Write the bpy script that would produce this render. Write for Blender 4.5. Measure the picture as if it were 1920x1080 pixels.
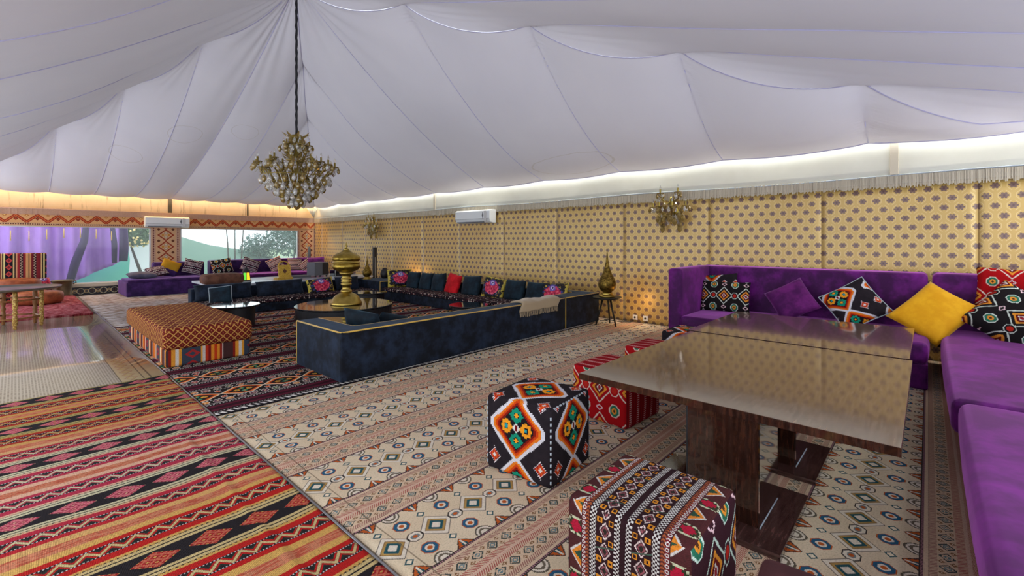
import bpy, bmesh, math, random
from math import sin, cos, pi, sqrt, atan2, exp
from mathutils import Vector, Matrix

for o in list(bpy.data.objects): bpy.data.objects.remove(o, do_unlink=True)
scene = bpy.context.scene
C = scene.collection
rnd = random.Random(7)

# ------------------------------------------------------------------ camera, sky, exposure
cam_d = bpy.data.cameras.new('camera'); cam = bpy.data.objects.new('camera', cam_d); C.objects.link(cam)
cam_d.sensor_width = 36.0; cam_d.lens = 36.0 * 853.0 / 1920.0
cam_d.shift_y = -88.0 / 1920.0
cam_d.clip_start = 0.05; cam_d.clip_end = 200
YAW = atan2(780, 853)
cam.location = (0, 0, 1.4); cam.rotation_euler = (pi/2, 0, YAW - pi/2)
scene.camera = cam

world = bpy.data.worlds.new('sky'); scene.world = world; world.use_nodes = True
bg = world.node_tree.nodes['Background']
bg.inputs[0].default_value = (0.86, 0.93, 1.0, 1); bg.inputs[1].default_value = 2.2

vs = scene.view_settings
vs.view_transform = 'Standard'; vs.look = 'None'; vs.gamma = 1.0; vs.use_curve_mapping = False
vs.exposure = 0.75

WX, WY, LX, FY = 7.2, 16.1, -1.5, -1.6          # walls: patterned, window, left, behind the camera

# ------------------------------------------------------------------ shader expression helpers
TREE = None
class E:
    def __init__(s, sock): s.s = sock
    def __add__(a, b): return mth('ADD', a, b)
    def __radd__(a, b): return mth('ADD', b, a)
    def __sub__(a, b): return mth('SUBTRACT', a, b)
    def __rsub__(a, b): return mth('SUBTRACT', b, a)
    def __mul__(a, b): return mth('MULTIPLY', a, b)
    def __rmul__(a, b): return mth('MULTIPLY', b, a)
    def __truediv__(a, b): return mth('DIVIDE', a, b)
    def __neg__(a): return mth('MULTIPLY', a, -1.0)
def setin(sock, v):
    if isinstance(v, E): TREE.links.new(v.s, sock)
    elif isinstance(v, (tuple, list)): sock.default_value = (v[0], v[1], v[2], 1.0)
    else: sock.default_value = v
def mth(op, a, b=None, c=None):
    n = TREE.nodes.new('ShaderNodeMath'); n.operation = op
    setin(n.inputs[0], a)
    if b is not None: setin(n.inputs[1], b)
    if c is not None: setin(n.inputs[2], c)
    return E(n.outputs[0])
def ab(x): return mth('ABSOLUTE', x)
def mn(a, b): return mth('MINIMUM', a, b)
def mx(a, b): return mth('MAXIMUM', a, b)
def lt(a, b): return mth('LESS_THAN', a, b)
def gt(a, b): return mth('GREATER_THAN', a, b)
def fr(x): return mth('FRACT', x)
def q(x, s): return mth('SNAP', x, s) + s * 0.5
def cell(x, p): return fr(x / p + 0.5) * p - p * 0.5
def pp(x, p): return mth('PINGPONG', x, p)
def btw(x, a, b): return gt(x, a) * lt(x, b)
def lay(c, col, m):
    n = TREE.nodes.new('ShaderNodeMix'); n.data_type = 'RGBA'
    setin(n.inputs[0], m); setin(n.inputs[6], c); setin(n.inputs[7], col)
    return E(n.outputs[2])
def star(x, y): return mn(mx(ab(x), ab(y)) * 1.5, ab(x) + ab(y))
def octa(x, y): return mx(mx(ab(x), ab(y)), (ab(x) + ab(y)) * 0.72)
def vec(u, v, w=0.0):
    n = TREE.nodes.new('ShaderNodeCombineXYZ'); setin(n.inputs[0], u); setin(n.inputs[1], v); setin(n.inputs[2], w); return E(n.outputs[0])
def noise(v, scale, detail=2.0, rough=0.5):
    n = TREE.nodes.new('ShaderNodeTexNoise'); n.inputs['Scale'].default_value = scale
    n.inputs['Detail'].default_value = detail; n.inputs['Roughness'].default_value = rough
    if v is not None: TREE.links.new(v.s, n.inputs['Vector'])
    return E(n.outputs['Fac'])
def wn(v):
    n = TREE.nodes.new('ShaderNodeTexWhiteNoise'); n.noise_dimensions = '3D'; TREE.links.new(v.s, n.inputs['Vector']); return E(n.outputs['Value'])
def ramp(x, stops, const=True):
    n = TREE.nodes.new('ShaderNodeValToRGB'); cr = n.color_ramp
    cr.interpolation = 'CONSTANT' if const else 'LINEAR'
    while len(cr.elements) < len(stops): cr.elements.new(0.5)
    for e, (p, col) in zip(cr.elements, stops): e.position = p; e.color = (*col, 1)
    setin(n.inputs[0], x); return E(n.outputs[0])
def smooth(x, a, b):
    n = TREE.nodes.new('ShaderNodeMapRange'); n.interpolation_type = 'SMOOTHSTEP'
    setin(n.inputs[0], x); n.inputs[1].default_value = a; n.inputs[2].default_value = b; return E(n.outputs[0])
def objco():
    return E(TREE.nodes.new('ShaderNodeTexCoord').outputs['Object'])
def srgb(*c): return tuple((v/255/12.92 if v/255 <= .04045 else ((v/255+.055)/1.055)**2.4) for v in c)

def mat(name, col=None, fn=None, rough=0.8, metal=0.0, spec=0.5, sheen=0.0, coat=0.0, bump=None, emit=None, trans=0.0, sheen_tint=None, ior=1.45, alpha=1.0):
    """fn(u, v) -> colour from metric UVs; bump = (fn(u, v) -> height, strength)"""
    global TREE
    m = bpy.data.materials.new(name); m.use_nodes = True; TREE = m.node_tree
    b = TREE.nodes['Principled BSDF']
    b.inputs['Roughness'].default_value = rough; b.inputs['Metallic'].default_value = metal
    b.inputs['Specular IOR Level'].default_value = spec; b.inputs['IOR'].default_value = ior
    if sheen: b.inputs['Sheen Weight'].default_value = sheen; b.inputs['Sheen Roughness'].default_value = 0.4
    if sheen_tint: b.inputs['Sheen Tint'].default_value = (*sheen_tint, 1)
    if coat: b.inputs['Coat Weight'].default_value = coat; b.inputs['Coat Roughness'].default_value = 0.05
    if trans: b.inputs['Transmission Weight'].default_value = trans
    if emit: b.inputs['Emission Color'].default_value = (*emit[0], 1); b.inputs['Emission Strength'].default_value = emit[1]
    if fn or bump:
        t = TREE.nodes.new('ShaderNodeTexCoord'); sp = TREE.nodes.new('ShaderNodeSeparateXYZ')
        TREE.links.new(t.outputs['UV'], sp.inputs[0]); u, v = E(sp.outputs[0]), E(sp.outputs[1])
    if fn: setin(b.inputs['Base Color'], fn(u, v))
    else: b.inputs['Base Color'].default_value = (*col, 1)
    if bump:
        n = TREE.nodes.new('ShaderNodeBump'); n.inputs['Strength'].default_value = bump[1]; n.inputs['Distance'].default_value = 0.004
        setin(n.inputs['Height'], bump[0](u, v)); TREE.links.new(n.outputs[0], b.inputs['Normal'])
    return m
def weave(u, v): return pp(u, 0.0025) / 0.0025 + pp(v, 0.0025) / 0.0025 + noise(vec(u, v), 60, 3)
def wv(c, u, v, amt=0.28, sc=130):     # wool fleck on a woven pattern
    return lay(c, (0.02, 0.015, 0.012), smooth(noise(vec(u, v), sc, 2), 0.42, 0.75) * amt)

# ------------------------------------------------------------------ mesh helpers
def mesh_obj(name, verts, faces, m=None, parent=None, loc=(0,0,0), rot=(0,0,0), uvs=None, smooth_=False, mats=None, midx=None):
    me = bpy.data.meshes.new(name); me.from_pydata(verts, [], faces); me.update()
    if uvs is not None:
        ul = me.uv_layers.new(name='UVMap')
        if callable(uvs):
            for p in me.polygons:
                for li in p.loop_indices: ul.data[li].uv = uvs(me.vertices[me.loops[li].vertex_index].co, p.normal)
        else:
            for l in me.loops: ul.data[l.index].uv = uvs[l.vertex_index]
    if smooth_: me.polygons.foreach_set('use_smooth', [True]*len(me.polygons))
    for mm in (mats or ([m] if m else [])): me.materials.append(mm)
    if midx:
        for p in me.polygons: p.material_index = midx(p)
    o = bpy.data.objects.new(name, me); C.objects.link(o); o.location = loc; o.rotation_euler = rot
    if parent: o.parent = parent
    return o
def thing(name, label, cat, loc=(0,0,0), rz=0, group=None):
    o = bpy.data.objects.new(name, None); C.objects.link(o); o.location = loc; o.rotation_euler = (0,0,rz)
    o.empty_display_size = 0.1
    return tag(o, label, cat, group)
def tag(o, label, cat, group=None):
    o['label'] = label; o['category'] = cat
    if group: o['group'] = group
    return o
def struct(o): o['kind'] = 'structure'; return o
def stuff(o): o['kind'] = 'stuff'; return o
def copy_part(o, parent, loc=None, rot=None, scale=None):
    c = o.copy(); C.objects.link(c); c.parent = parent
    if loc is not None: c.location = loc
    if rot is not None: c.rotation_euler = rot
    if scale is not None: c.scale = scale
    return c
def boxuv(co, n):
    a = (abs(n.x), abs(n.y), abs(n.z)); k = a.index(max(a))
    return (co.y, co.z) if k == 0 else ((co.x, co.z) if k == 1 else (co.x, co.y))
def box(name, a, b, m, parent=None, bev=0.0, seg=2, uvs=boxuv, smooth_=None, mats=None, midx=None, puff=0.0, sub=0, loc=(0,0,0), rot=(0,0,0)):
    """box from corner a to corner b (local), bevelled; puff swells the faces"""
    bm = bmesh.new(); bmesh.ops.create_cube(bm, size=1.0)
    s = [b[i]-a[i] for i in range(3)]; c = [(a[i]+b[i])/2 for i in range(3)]
    for v in bm.verts: v.co = Vector((v.co.x*s[0]+c[0], v.co.y*s[1]+c[1], v.co.z*s[2]+c[2]))
    if bev: bmesh.ops.bevel(bm, geom=list(bm.edges), offset=bev, segments=seg, profile=0.6, affect='EDGES')
    if sub: bmesh.ops.subdivide_edges(bm, edges=list(bm.edges), cuts=sub, use_grid_fill=True)
    if puff:
        for v in bm.verts:
            r = [(v.co[i]-c[i])/(s[i]/2) for i in range(3)]
            for i in range(3):
                j, k = (i+1) % 3, (i+2) % 3
                v.co[i] += puff * r[i] * max(0, 1-r[j]**2) * max(0, 1-r[k]**2)
    me = bpy.data.meshes.new(name); bm.normal_update(); bm.to_mesh(me); bm.free()
    if uvs:
        ul = me.uv_layers.new(name='UVMap')
        for p in me.polygons:
            for li in p.loop_indices: ul.data[li].uv = uvs(me.vertices[me.loops[li].vertex_index].co, p.normal)
    if (smooth_ is None and bev) or smooth_: me.polygons.foreach_set('use_smooth', [True]*len(me.polygons))
    for mm in (mats or [m]): me.materials.append(mm)
    if midx:
        for p in me.polygons: p.material_index = midx(p)
    o = bpy.data.objects.new(name, me); C.objects.link(o); o.location = loc; o.rotation_euler = rot
    if parent: o.parent = parent
    if bev and smooth_ is None:
        w = o.modifiers.new('wn', 'WEIGHTED_NORMAL'); w.keep_sharp = False
    return o
def prism(name, poly, z0, z1, m, parent, bev=0.02):
    n = len(poly); bm = bmesh.new()
    A = [bm.verts.new((x, y, z0)) for x, y in poly]; B = [bm.verts.new((x, y, z1)) for x, y in poly]
    bm.faces.new(A[::-1]); bm.faces.new(B)
    for i in range(n): bm.faces.new((A[i], A[(i+1) % n], B[(i+1) % n], B[i]))
    bmesh.ops.bevel(bm, geom=list(bm.edges), offset=bev, segments=3, profile=0.6, affect='EDGES'); bm.normal_update()
    me = bpy.data.meshes.new(name); bm.to_mesh(me); bm.free(); ul = me.uv_layers.new(name='UVMap')
    for p in me.polygons:
        p.use_smooth = True
        for li in p.loop_indices: ul.data[li].uv = boxuv(me.vertices[me.loops[li].vertex_index].co, p.normal)
    me.materials.append(m); o = bpy.data.objects.new(name, me); C.objects.link(o); o.parent = parent
    o.modifiers.new('wn', 'WEIGHTED_NORMAL'); return o
def lathe_geo(prof, seg=24, ox=0, oy=0):
    vs_, fs = [], []
    for r, z in prof:
        for k in range(seg): vs_.append((ox+r*cos(2*pi*k/seg), oy+r*sin(2*pi*k/seg), z))
    for i in range(len(prof)-1):
        for k in range(seg):
            k2 = (k+1) % seg; fs.append((i*seg+k, i*seg+k2, (i+1)*seg+k2, (i+1)*seg+k))
    fs.append(tuple(range(seg))[::-1]); fs.append(tuple((len(prof)-1)*seg+k for k in range(seg)))
    return vs_, fs
def lathe(name, prof, m, parent=None, seg=24, loc=(0,0,0), rot=(0,0,0), smooth_=True):
    v, f_ = lathe_geo(prof, seg)
    o = mesh_obj(name, v, f_, m, parent, loc, rot, uvs=lambda co, n: (atan2(co.y, co.x)*0.12, co.z), smooth_=smooth_)
    return o
def tube_geo(path, r, seg=8, closed=False):
    P = [Vector(p) for p in path]; n = len(P); vs_, fs = [], []
    up = None
    for i, p in enumerate(P):
        t = (P[(i+1) % n if closed else min(i+1, n-1)] - P[(i-1) % n if closed else max(i-1, 0)]).normalized()
        if up is None:
            up = Vector((0,0,1)) if abs(t.z) < .9 else Vector((1,0,0))
        a = t.cross(up).normalized(); b = a.cross(t).normalized(); up = b
        rr = r[i] if isinstance(r, (list, tuple)) else r
        for k in range(seg):
            q_ = p + a*(rr*cos(2*pi*k/seg)) + b*(rr*sin(2*pi*k/seg)); vs_.append(tuple(q_))
    for i in range(n if closed else n-1):
        j = (i+1) % n
        for k in range(seg): k2 = (k+1) % seg; fs.append((i*seg+k, i*seg+k2, j*seg+k2, j*seg+k))
    if not closed: fs.append(tuple(range(seg))[::-1]); fs.append(tuple((n-1)*seg+k for k in range(seg)))
    return vs_, fs
def tube(name, path, r, m, parent=None, seg=8, closed=False, loc=(0,0,0), rot=(0,0,0)):
    v, f_ = tube_geo(path, r, seg, closed); return mesh_obj(name, v, f_, m, parent, loc, rot, uvs=lambda co, n: (co.x+co.y, co.z), smooth_=True)
def join_geo(geos):
    V, Fc = [], []
    for v, f_ in geos:
        o = len(V); V += list(v); Fc += [tuple(i+o for i in t) for t in f_]
    return V, Fc
def grid_geo(nu, nv, fn):
    V = [fn(i/nu, j/nv) for j in range(nv+1) for i in range(nu+1)]
    Fc = [(j*(nu+1)+i, j*(nu+1)+i+1, (j+1)*(nu+1)+i+1, (j+1)*(nu+1)+i) for j in range(nv) for i in range(nu)]
    return V, Fc
def slab(name, x0, x1, y0, y1, z, th, nx, ny, hf, m, side=None, uvoff=(0,0)):
    """a rug: top follows hf(x, y), real thickness, UV = world metres"""
    V, Fc = grid_geo(nx, ny, lambda a, b: (x0+(x1-x0)*a, y0+(y1-y0)*b, z+th+hf(x0+(x1-x0)*a, y0+(y1-y0)*b)))
    n = len(V); rim = [i for i in range(nx+1)] + [j*(nx+1)+nx for j in range(1, ny+1)] + [ny*(nx+1)+i for i in range(nx-1, -1, -1)] + [j*(nx+1) for j in range(ny-1, 0, -1)]
    V += [(V[i][0], V[i][1], z) for i in rim]
    L = len(rim)
    for k in range(L): Fc.append((rim[k], n+k, n+(k+1) % L, rim[(k+1) % L]))
    Fc.append(tuple(n+k for k in range(L))[::-1])
    o = mesh_obj(name, V, Fc, m, None, uvs=lambda co, nn: (co.x+uvoff[0], co.y+uvoff[1]), smooth_=False)
    o.data.polygons.foreach_set('use_smooth', [k < nx*ny for k in range(len(o.data.polygons))])
    return o
def pillow_geo(w, h, t, n=16, seed=0, pinch=0.06):
    r = random.Random(seed); ph = [r.uniform(0, 6) for _ in range(4)]
    def pt(a, b, s):
        x, y = a*2-1, b*2-1
        e = (max(0, 1-abs(x)**2.6)*max(0, 1-abs(y)**2.6))**0.42
        k = 1 - pinch*(1-x*x*0.9)*(abs(y)**3) ; k2 = 1 - pinch*(1-y*y*0.9)*(abs(x)**3)
        z = s*t*0.5*e*(1+0.10*sin(3*x+ph[0])*sin(2.6*y+ph[1])) + 0.02*t*sin(5*x+ph[2])*cos(4*y+ph[3])*e
        return (x*w/2*k2, y*h/2*k, z)
    A, Fa = grid_geo(n, n, lambda a, b: pt(a, b, 1)); B, Fb = grid_geo(n, n, lambda a, b: pt(a, b, -1))
    o = len(A); Fb = [tuple(i+o for i in f_[::-1]) for f_ in Fb]
    return A+B, Fa+Fb
def pillow(name, label, loc, w, h, t, nrm, lean, roll, m, seed=0, group=None, piping=None, cat='cushion', uvo=(0,0)):
    """cushion whose face looks along nrm (angle in the floor plane), leaning back by lean, turned in its own plane by roll"""
    V, Fc = pillow_geo(w, h, t, seed=seed)
    R = Matrix.Rotation(nrm + pi/2, 4, 'Z') @ Matrix.Rotation(pi/2 - lean, 4, 'X') @ Matrix.Rotation(roll, 4, 'Z')
    o = mesh_obj(name, V, Fc, m, None, loc, uvs=lambda co, n: (co.x+uvo[0], co.y+uvo[1]), smooth_=True)
    o.rotation_euler = R.to_euler()
    bm = bmesh.new(); bm.from_mesh(o.data); bmesh.ops.remove_doubles(bm, verts=bm.verts, dist=0.0004); bm.to_mesh(o.data); bm.free()
    tag(o, label, cat, group)
    if piping:
        n = 16; rim = [V[i] for i in range(n+1)] + [V[j*(n+1)+n] for j in range(1, n+1)] + [V[n*(n+1)+i] for i in range(n-1, -1, -1)] + [V[j*(n+1)] for j in range(n-1, 0, -1)]
        tube('piping', rim, 0.006, piping, o, 6, True)
    return o
# ------------------------------------------------------------------ woven patterns
WHITE = (0.72, 0.69, 0.66); BLACK = (0.012, 0.010, 0.013)
def pat_carpet(u, v):
    P = 0.765; s = 0.005
    vb0 = cell(v - 0.25, P); vb = q(vb0, s); uq = q(u, s); av = ab(vb)
    a0 = cell(uq - 2.62, 0.245); a1 = cell(uq - 2.7425, 0.245)
    beige = srgb(236, 220, 192)
    c = lay(beige, srgb(206, 180, 146), noise(vec(u, v), 3.0, 3))
    dk = srgb(62, 54, 50); teal = srgb(40, 84, 92); blue = srgb(44, 92, 122); org = srgb(190, 92, 38); cream = srgb(226, 214, 196)
    D = ab(a0)/0.100 + av/0.098
    for lim, col in ((1.0, dk), (0.93, cream), (0.70, srgb(128, 92, 54)), (0.62, srgb(176, 140, 80)), (0.50, teal), (0.30, cream)): c = lay(c, col, lt(D, lim))
    h = mx(ab(a1)/0.040, av/0.034); h = mx(h, (ab(a1)/0.040 + av/0.034)*0.68)
    for lim, col in ((1.0, dk), (0.84, cream), (0.5, srgb(120, 130, 130)), (0.28, org)): c = lay(c, col, lt(h, lim))
    o = octa(a1, av - 0.112)
    for lim, col in ((0.041, org), (0.037, blue), (0.0215, cream), (0.014, org)): c = lay(c, col, lt(o, lim))
    sd = ab(a0)/0.024 + ab(av - 0.128)/0.026
    c = lay(c, teal, lt(sd, 1.0)); c = lay(c, beige, lt(sd, 0.62))
    t = (av - 0.165) / 0.058; tri = ab(a0)
    inb = lt(av, 0.224)
    c = lay(c, dk, lt(tri, 0.050*t + 0.004) * gt(t, 0.0) * inb); c = lay(c, org, lt(tri, 0.044*t) * inb)
    c = lay(c, teal, lt(tri, 0.021*t - 0.002) * inb); c = lay(c, cream, lt(tri, 0.0035) * btw(av, 0.175, 0.222))
    lf = (a1/0.050)*(a1/0.050) + ((av - 0.224)/0.058)*((av - 0.224)/0.058)
    for lim, col in ((1.0, srgb(96, 88, 74)), (0.72, cream), (0.42, srgb(112, 100, 84)), (0.18, cream)): c = lay(c, col, lt(lf, lim) * inb)
    c = lay(c, dk, btw(av, 0.222, 0.237)); c = lay(c, srgb(170, 120, 130), btw(av, 0.226, 0.233) * lt(fr(u/0.012), 0.5))
    # pink band
    pk = gt(av, 0.237); wc = 0.3825 - av
    tan = lay(srgb(222, 196, 166), srgb(206, 176, 148), noise(vec(u, v), 4.0, 2))
    b = tan
    sal = srgb(166, 74, 72)
    tick = lt(fr(u/0.012 + wc*55), 0.45)
    b = lay(b, sal, tick * btw(wc, 0.008, 0.036)); b = lay(b, srgb(150, 96, 88), tick * btw(wc, 0.104, 0.126))
    b = lay(b, srgb(214, 178, 156), lt(wc, 0.006)); b = lay(b, srgb(120, 84, 78), lt(fr(u/0.010), 0.5) * btw(wc, 0.128, 0.134))
    x0 = cell(uq, 0.092); x1 = cell(uq - 0.046, 0.092); y0 = ab(wc - 0.070)
    d0 = ab(x0)/0.034 + y0/0.030
    for lim, col in ((1.0, srgb(58, 70, 68)), (0.74, tan), (0.5, srgb(104, 128, 130)), (0.24, tan)): b = lay(b, col, lt(d0, lim))
    d1 = ab(x1)/0.014 + ab(y0 - 0.020)/0.012
    b = lay(b, srgb(136, 98, 66), lt(d1, 1.0)); b = lay(b, tan, lt(d1, 0.4))
    c = lay(c, b, pk)
    c = lay(c, srgb(120, 100, 78), btw(u, 1.186, 1.193)*0.7)
    return wv(c, u, v, 0.24)
def pat_red(u, v):       # striped kilim in the foreground
    vb = cell(v - 2.45 + (noise(vec(u, v), 1.8, 1) - 0.5)*0.08, 0.8); a = ab(vb); uq = q(u, 0.004)
    f1 = smooth(v, 2.75, 3.3) ; f2 = smooth(v, 4.1, 4.6)
    red = lay(lay(srgb(206, 30, 26), srgb(196, 48, 78), f1), srgb(176, 40, 24), f2)
    yel = lay(lay(srgb(232, 182, 98), srgb(240, 190, 158), f1), srgb(214, 164, 84), f2)
    crm = lay(lay(srgb(226, 200, 140), srgb(222, 214, 176), f1), srgb(196, 178, 108), f2)
    grn = srgb(30, 52, 44); blk = srgb(30, 28, 34)
    c = red
    c = lay(c, blk, lt(a, 0.078))
    x = cell(uq, 0.205); D = ab(x)/0.088 + a/0.068
    p = (x/0.088 + vb/0.068)*1.5 + 0.5; p2 = (x/0.088 - vb/0.068)*1.5 + 0.5
    ed = mn(ab(cell(p, 1.0) - 0.0), 9.0)
    g = mn(ab(cell(p - 0.5, 1.0)), ab(cell(p2 - 0.5, 1.0)))
    c = lay(c, lay(srgb(214, 110, 84), srgb(226, 122, 132), f1), lt(D, 1.0))
    c = lay(c, lay(srgb(178, 22, 32), srgb(172, 44, 78), f1), lt(D, 1.0) * gt(g, 0.15))
    dd = mx(ab(cell(p, 1.0)), ab(cell(p2, 1.0)))
    c = lay(c, yel, lt(D, 1.0) * lt(dd, 0.14))
    for lo, hi, col in ((0.078, 0.098, crm), (0.098, 0.106, blk), (0.106, 0.126, crm), (0.126, 0.134, blk), (0.134, 0.150, yel), (0.196, 0.284, blk), (0.318, 0.366, yel), (0.366, 0.40, srgb(222, 140, 104))):
        c = lay(c, col, btw(a, lo, hi))
    c = lay(c, yel, btw(a, 0.128, 0.133) * lt(fr(u/0.022), 0.55))
    dash = lt(fr(u/0.013), 0.5)
    c = lay(c, WHITE, dash * (btw(a, 0.198, 0.205) + btw(a, 0.275, 0.282)))
    z = (a - 0.24)/0.032; zz = pp(uq, 0.042)/0.042*2.0 - 1.0
    dz = ab(z - zz*0.85)
    inz = btw(a, 0.206, 0.274)
    c = lay(c, grn, inz * btw(dz, 0.95, 1.3)); c = lay(c, red, inz * btw(dz, 0.42, 0.85)); c = lay(c, crm, inz * lt(dz, 0.34))
    c = lay(c, srgb(206, 96, 70), btw(a, 0.366, 0.40) * gt(noise(vec(u*0.15, v), 90, 1), 0.52))
    return wv(lay(c, (0.03, 0.02, 0.02), 0.26), u, v, 0.45)
def pat_dark(u, v):      # dark kilim with chained hexagons
    s = 0.006; vb = cell(q(v, s) - 4.72, 0.75); a = ab(vb); x = cell(q(u, s) - 1.44, 0.36); x2 = cell(q(u, s) - 1.62, 0.36)
    c = srgb(30, 22, 24)
    D = mx(ab(x)/0.182 + a/0.17, a/0.112 * 0.92)
    for lim, col in ((1.03, srgb(224, 208, 186)), (0.93, srgb(232, 128, 44)), (0.80, srgb(186, 62, 26)), (0.70, srgb(30, 22, 24))): c = lay(c, col, lt(D, lim))
    for ox, oy, c1, c2 in ((0.052, 0, srgb(226, 158, 44), srgb(40, 120, 96)), (0.0, 0.044, srgb(56, 134, 104), srgb(232, 140, 50))):
        st = star(ab(x) - ox, a - oy); c = lay(c, c1, lt(st, 0.030)); c = lay(c, c2, lt(st, 0.012))
    sq = mx(ab(x2), ab(a - 0.092)); c = lay(c, WHITE, lt(sq, 0.024) * lt(fr(u/0.016), 0.6)); c = lay(c, srgb(222, 96, 42), lt(sq, 0.018))
    k = q(u, 0.095); xo = cell(q(u, s) - 0.0475, 0.095)
    o = octa(xo, a - 0.185); r = wn(vec(k, mth('SNAP', v, 0.1)))
    mc = ramp(r, [(0.0, srgb(96, 40, 74)), (0.3, srgb(52, 96, 70)), (0.55, srgb(206, 124, 46)), (0.8, srgb(160, 56, 66))])
    c = lay(c, srgb(206, 190, 176), lt(o, 0.034)); c = lay(c, mc, lt(o, 0.027)); c = lay(c, srgb(230, 196, 150), lt(o, 0.009))
    c = lay(c, WHITE, btw(a, 0.138, 0.146) * lt(fr(u/0.03), 0.6)); c = lay(c, srgb(196, 180, 176), ab(1.0) * lt(ab(a - 0.236 - pp(u, 0.02)*0.6), 0.006))
    mar = srgb(92, 22, 44)
    c = lay(c, mar, gt(a - pp(u, 0.016)*1.0, 0.296)); c = lay(c, srgb(50, 12, 26), gt(a, 0.345))
    c = lay(c, WHITE, btw(a, 0.270, 0.278) * lt(fr(u/0.024), 0.5))
    edge = lt(v, 4.215); c = lay(c, BLACK, edge); c = lay(c, WHITE, edge * gt(v, 4.165) * lt(fr(u/0.05 + v*8.0), 0.5))
    return wv(c, u, v, 0.35)
def pat_k1(x, y, base=BLACK):
    s = 0.0085; X = cell(q(x, s), 0.47); Y = cell(q(y, s), 0.37); aX, aY = ab(X), ab(Y)
    c = lay(base, (0.03, 0.022, 0.028), noise(vec(x, y), 20, 2))
    D = mx(aX/0.212 + aY/0.205, aX/0.192)
    for lim, col in ((1.02, srgb(214, 212, 220)), (0.89, srgb(226, 122, 30)), (0.79, srgb(208, 66, 18)), (0.71, srgb(132, 26, 16)), (0.64, base)): c = lay(c, col, lt(D, lim))
    te, og = srgb(24, 140, 112), srgb(238, 156, 36)
    f1 = star(X, aY - 0.072); c = lay(c, te, lt(f1, 0.050)); c = lay(c, base, lt(f1, 0.021)); c = lay(c, og, lt(f1, 0.014))
    f2 = star(aX - 0.072, Y); c = lay(c, og, lt(f2, 0.047)); c = lay(c, base, lt(f2, 0.020)); c = lay(c, srgb(40, 150, 160), lt(f2, 0.013))
    d = aX + aY*0.8; c = lay(c, WHITE, lt(d, 0.027)); c = lay(c, srgb(110, 20, 22), lt(d, 0.015))
    X2 = ab(aX - 0.165); Y2 = ab(cell(q(y, s) - 0.170, 0.37)); sq = (X2*1.15 + Y2)*0.72
    ck = lt(fr((x + y)/0.017), 0.5)
    c = lay(c, srgb(226, 216, 220), lt(sq, 0.038) * mx(ck, lt(sq, 0.031))); c = lay(c, srgb(214, 84, 30), lt(sq, 0.029)); c = lay(c, srgb(168, 30, 26), btw(sq, 0.018, 0.029) * lt(fr(x/0.017), 0.5)); c = lay(c, WHITE, lt(sq, 0.009))
    return c
def pat_k2(x, y, base, ring, gold=None):
    s = 0.006; px, py = 0.26, 0.30
    gold = gold or srgb(226, 146, 50)
    X = cell(q(x, s), px); Y = cell(q(y, s), py); X1 = cell(q(x, s) - px/2, px); Y1 = cell(q(y, s) - py/2, py)
    c = base
    D = ab(X)/0.108 + ab(Y)/0.118
    for lim, col in ((1.0, ring), (0.88, base), (0.62, gold), (0.44, srgb(104, 24, 22)), (0.26, WHITE), (0.16, srgb(150, 40, 50))): c = lay(c, col, lt(D, lim))
    o = octa(X1, ab(Y)*0.85)
    for lim, col in ((0.038, ring), (0.031, base), (0.020, srgb(186, 40, 30))): c = lay(c, col, lt(o, lim))
    o2 = octa(X1*1.1, Y1)
    for lim, col in ((0.048, ring), (0.040, srgb(44, 112, 88)), (0.022, gold), (0.010, srgb(80, 50, 30))): c = lay(c, col, lt(o2, lim))
    d2 = ab(X)/0.034 + ab(Y1)/0.026; c = lay(c, srgb(224, 190, 196), lt(d2, 1.0)); c = lay(c, base, lt(d2, 0.6))
    return c
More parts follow.
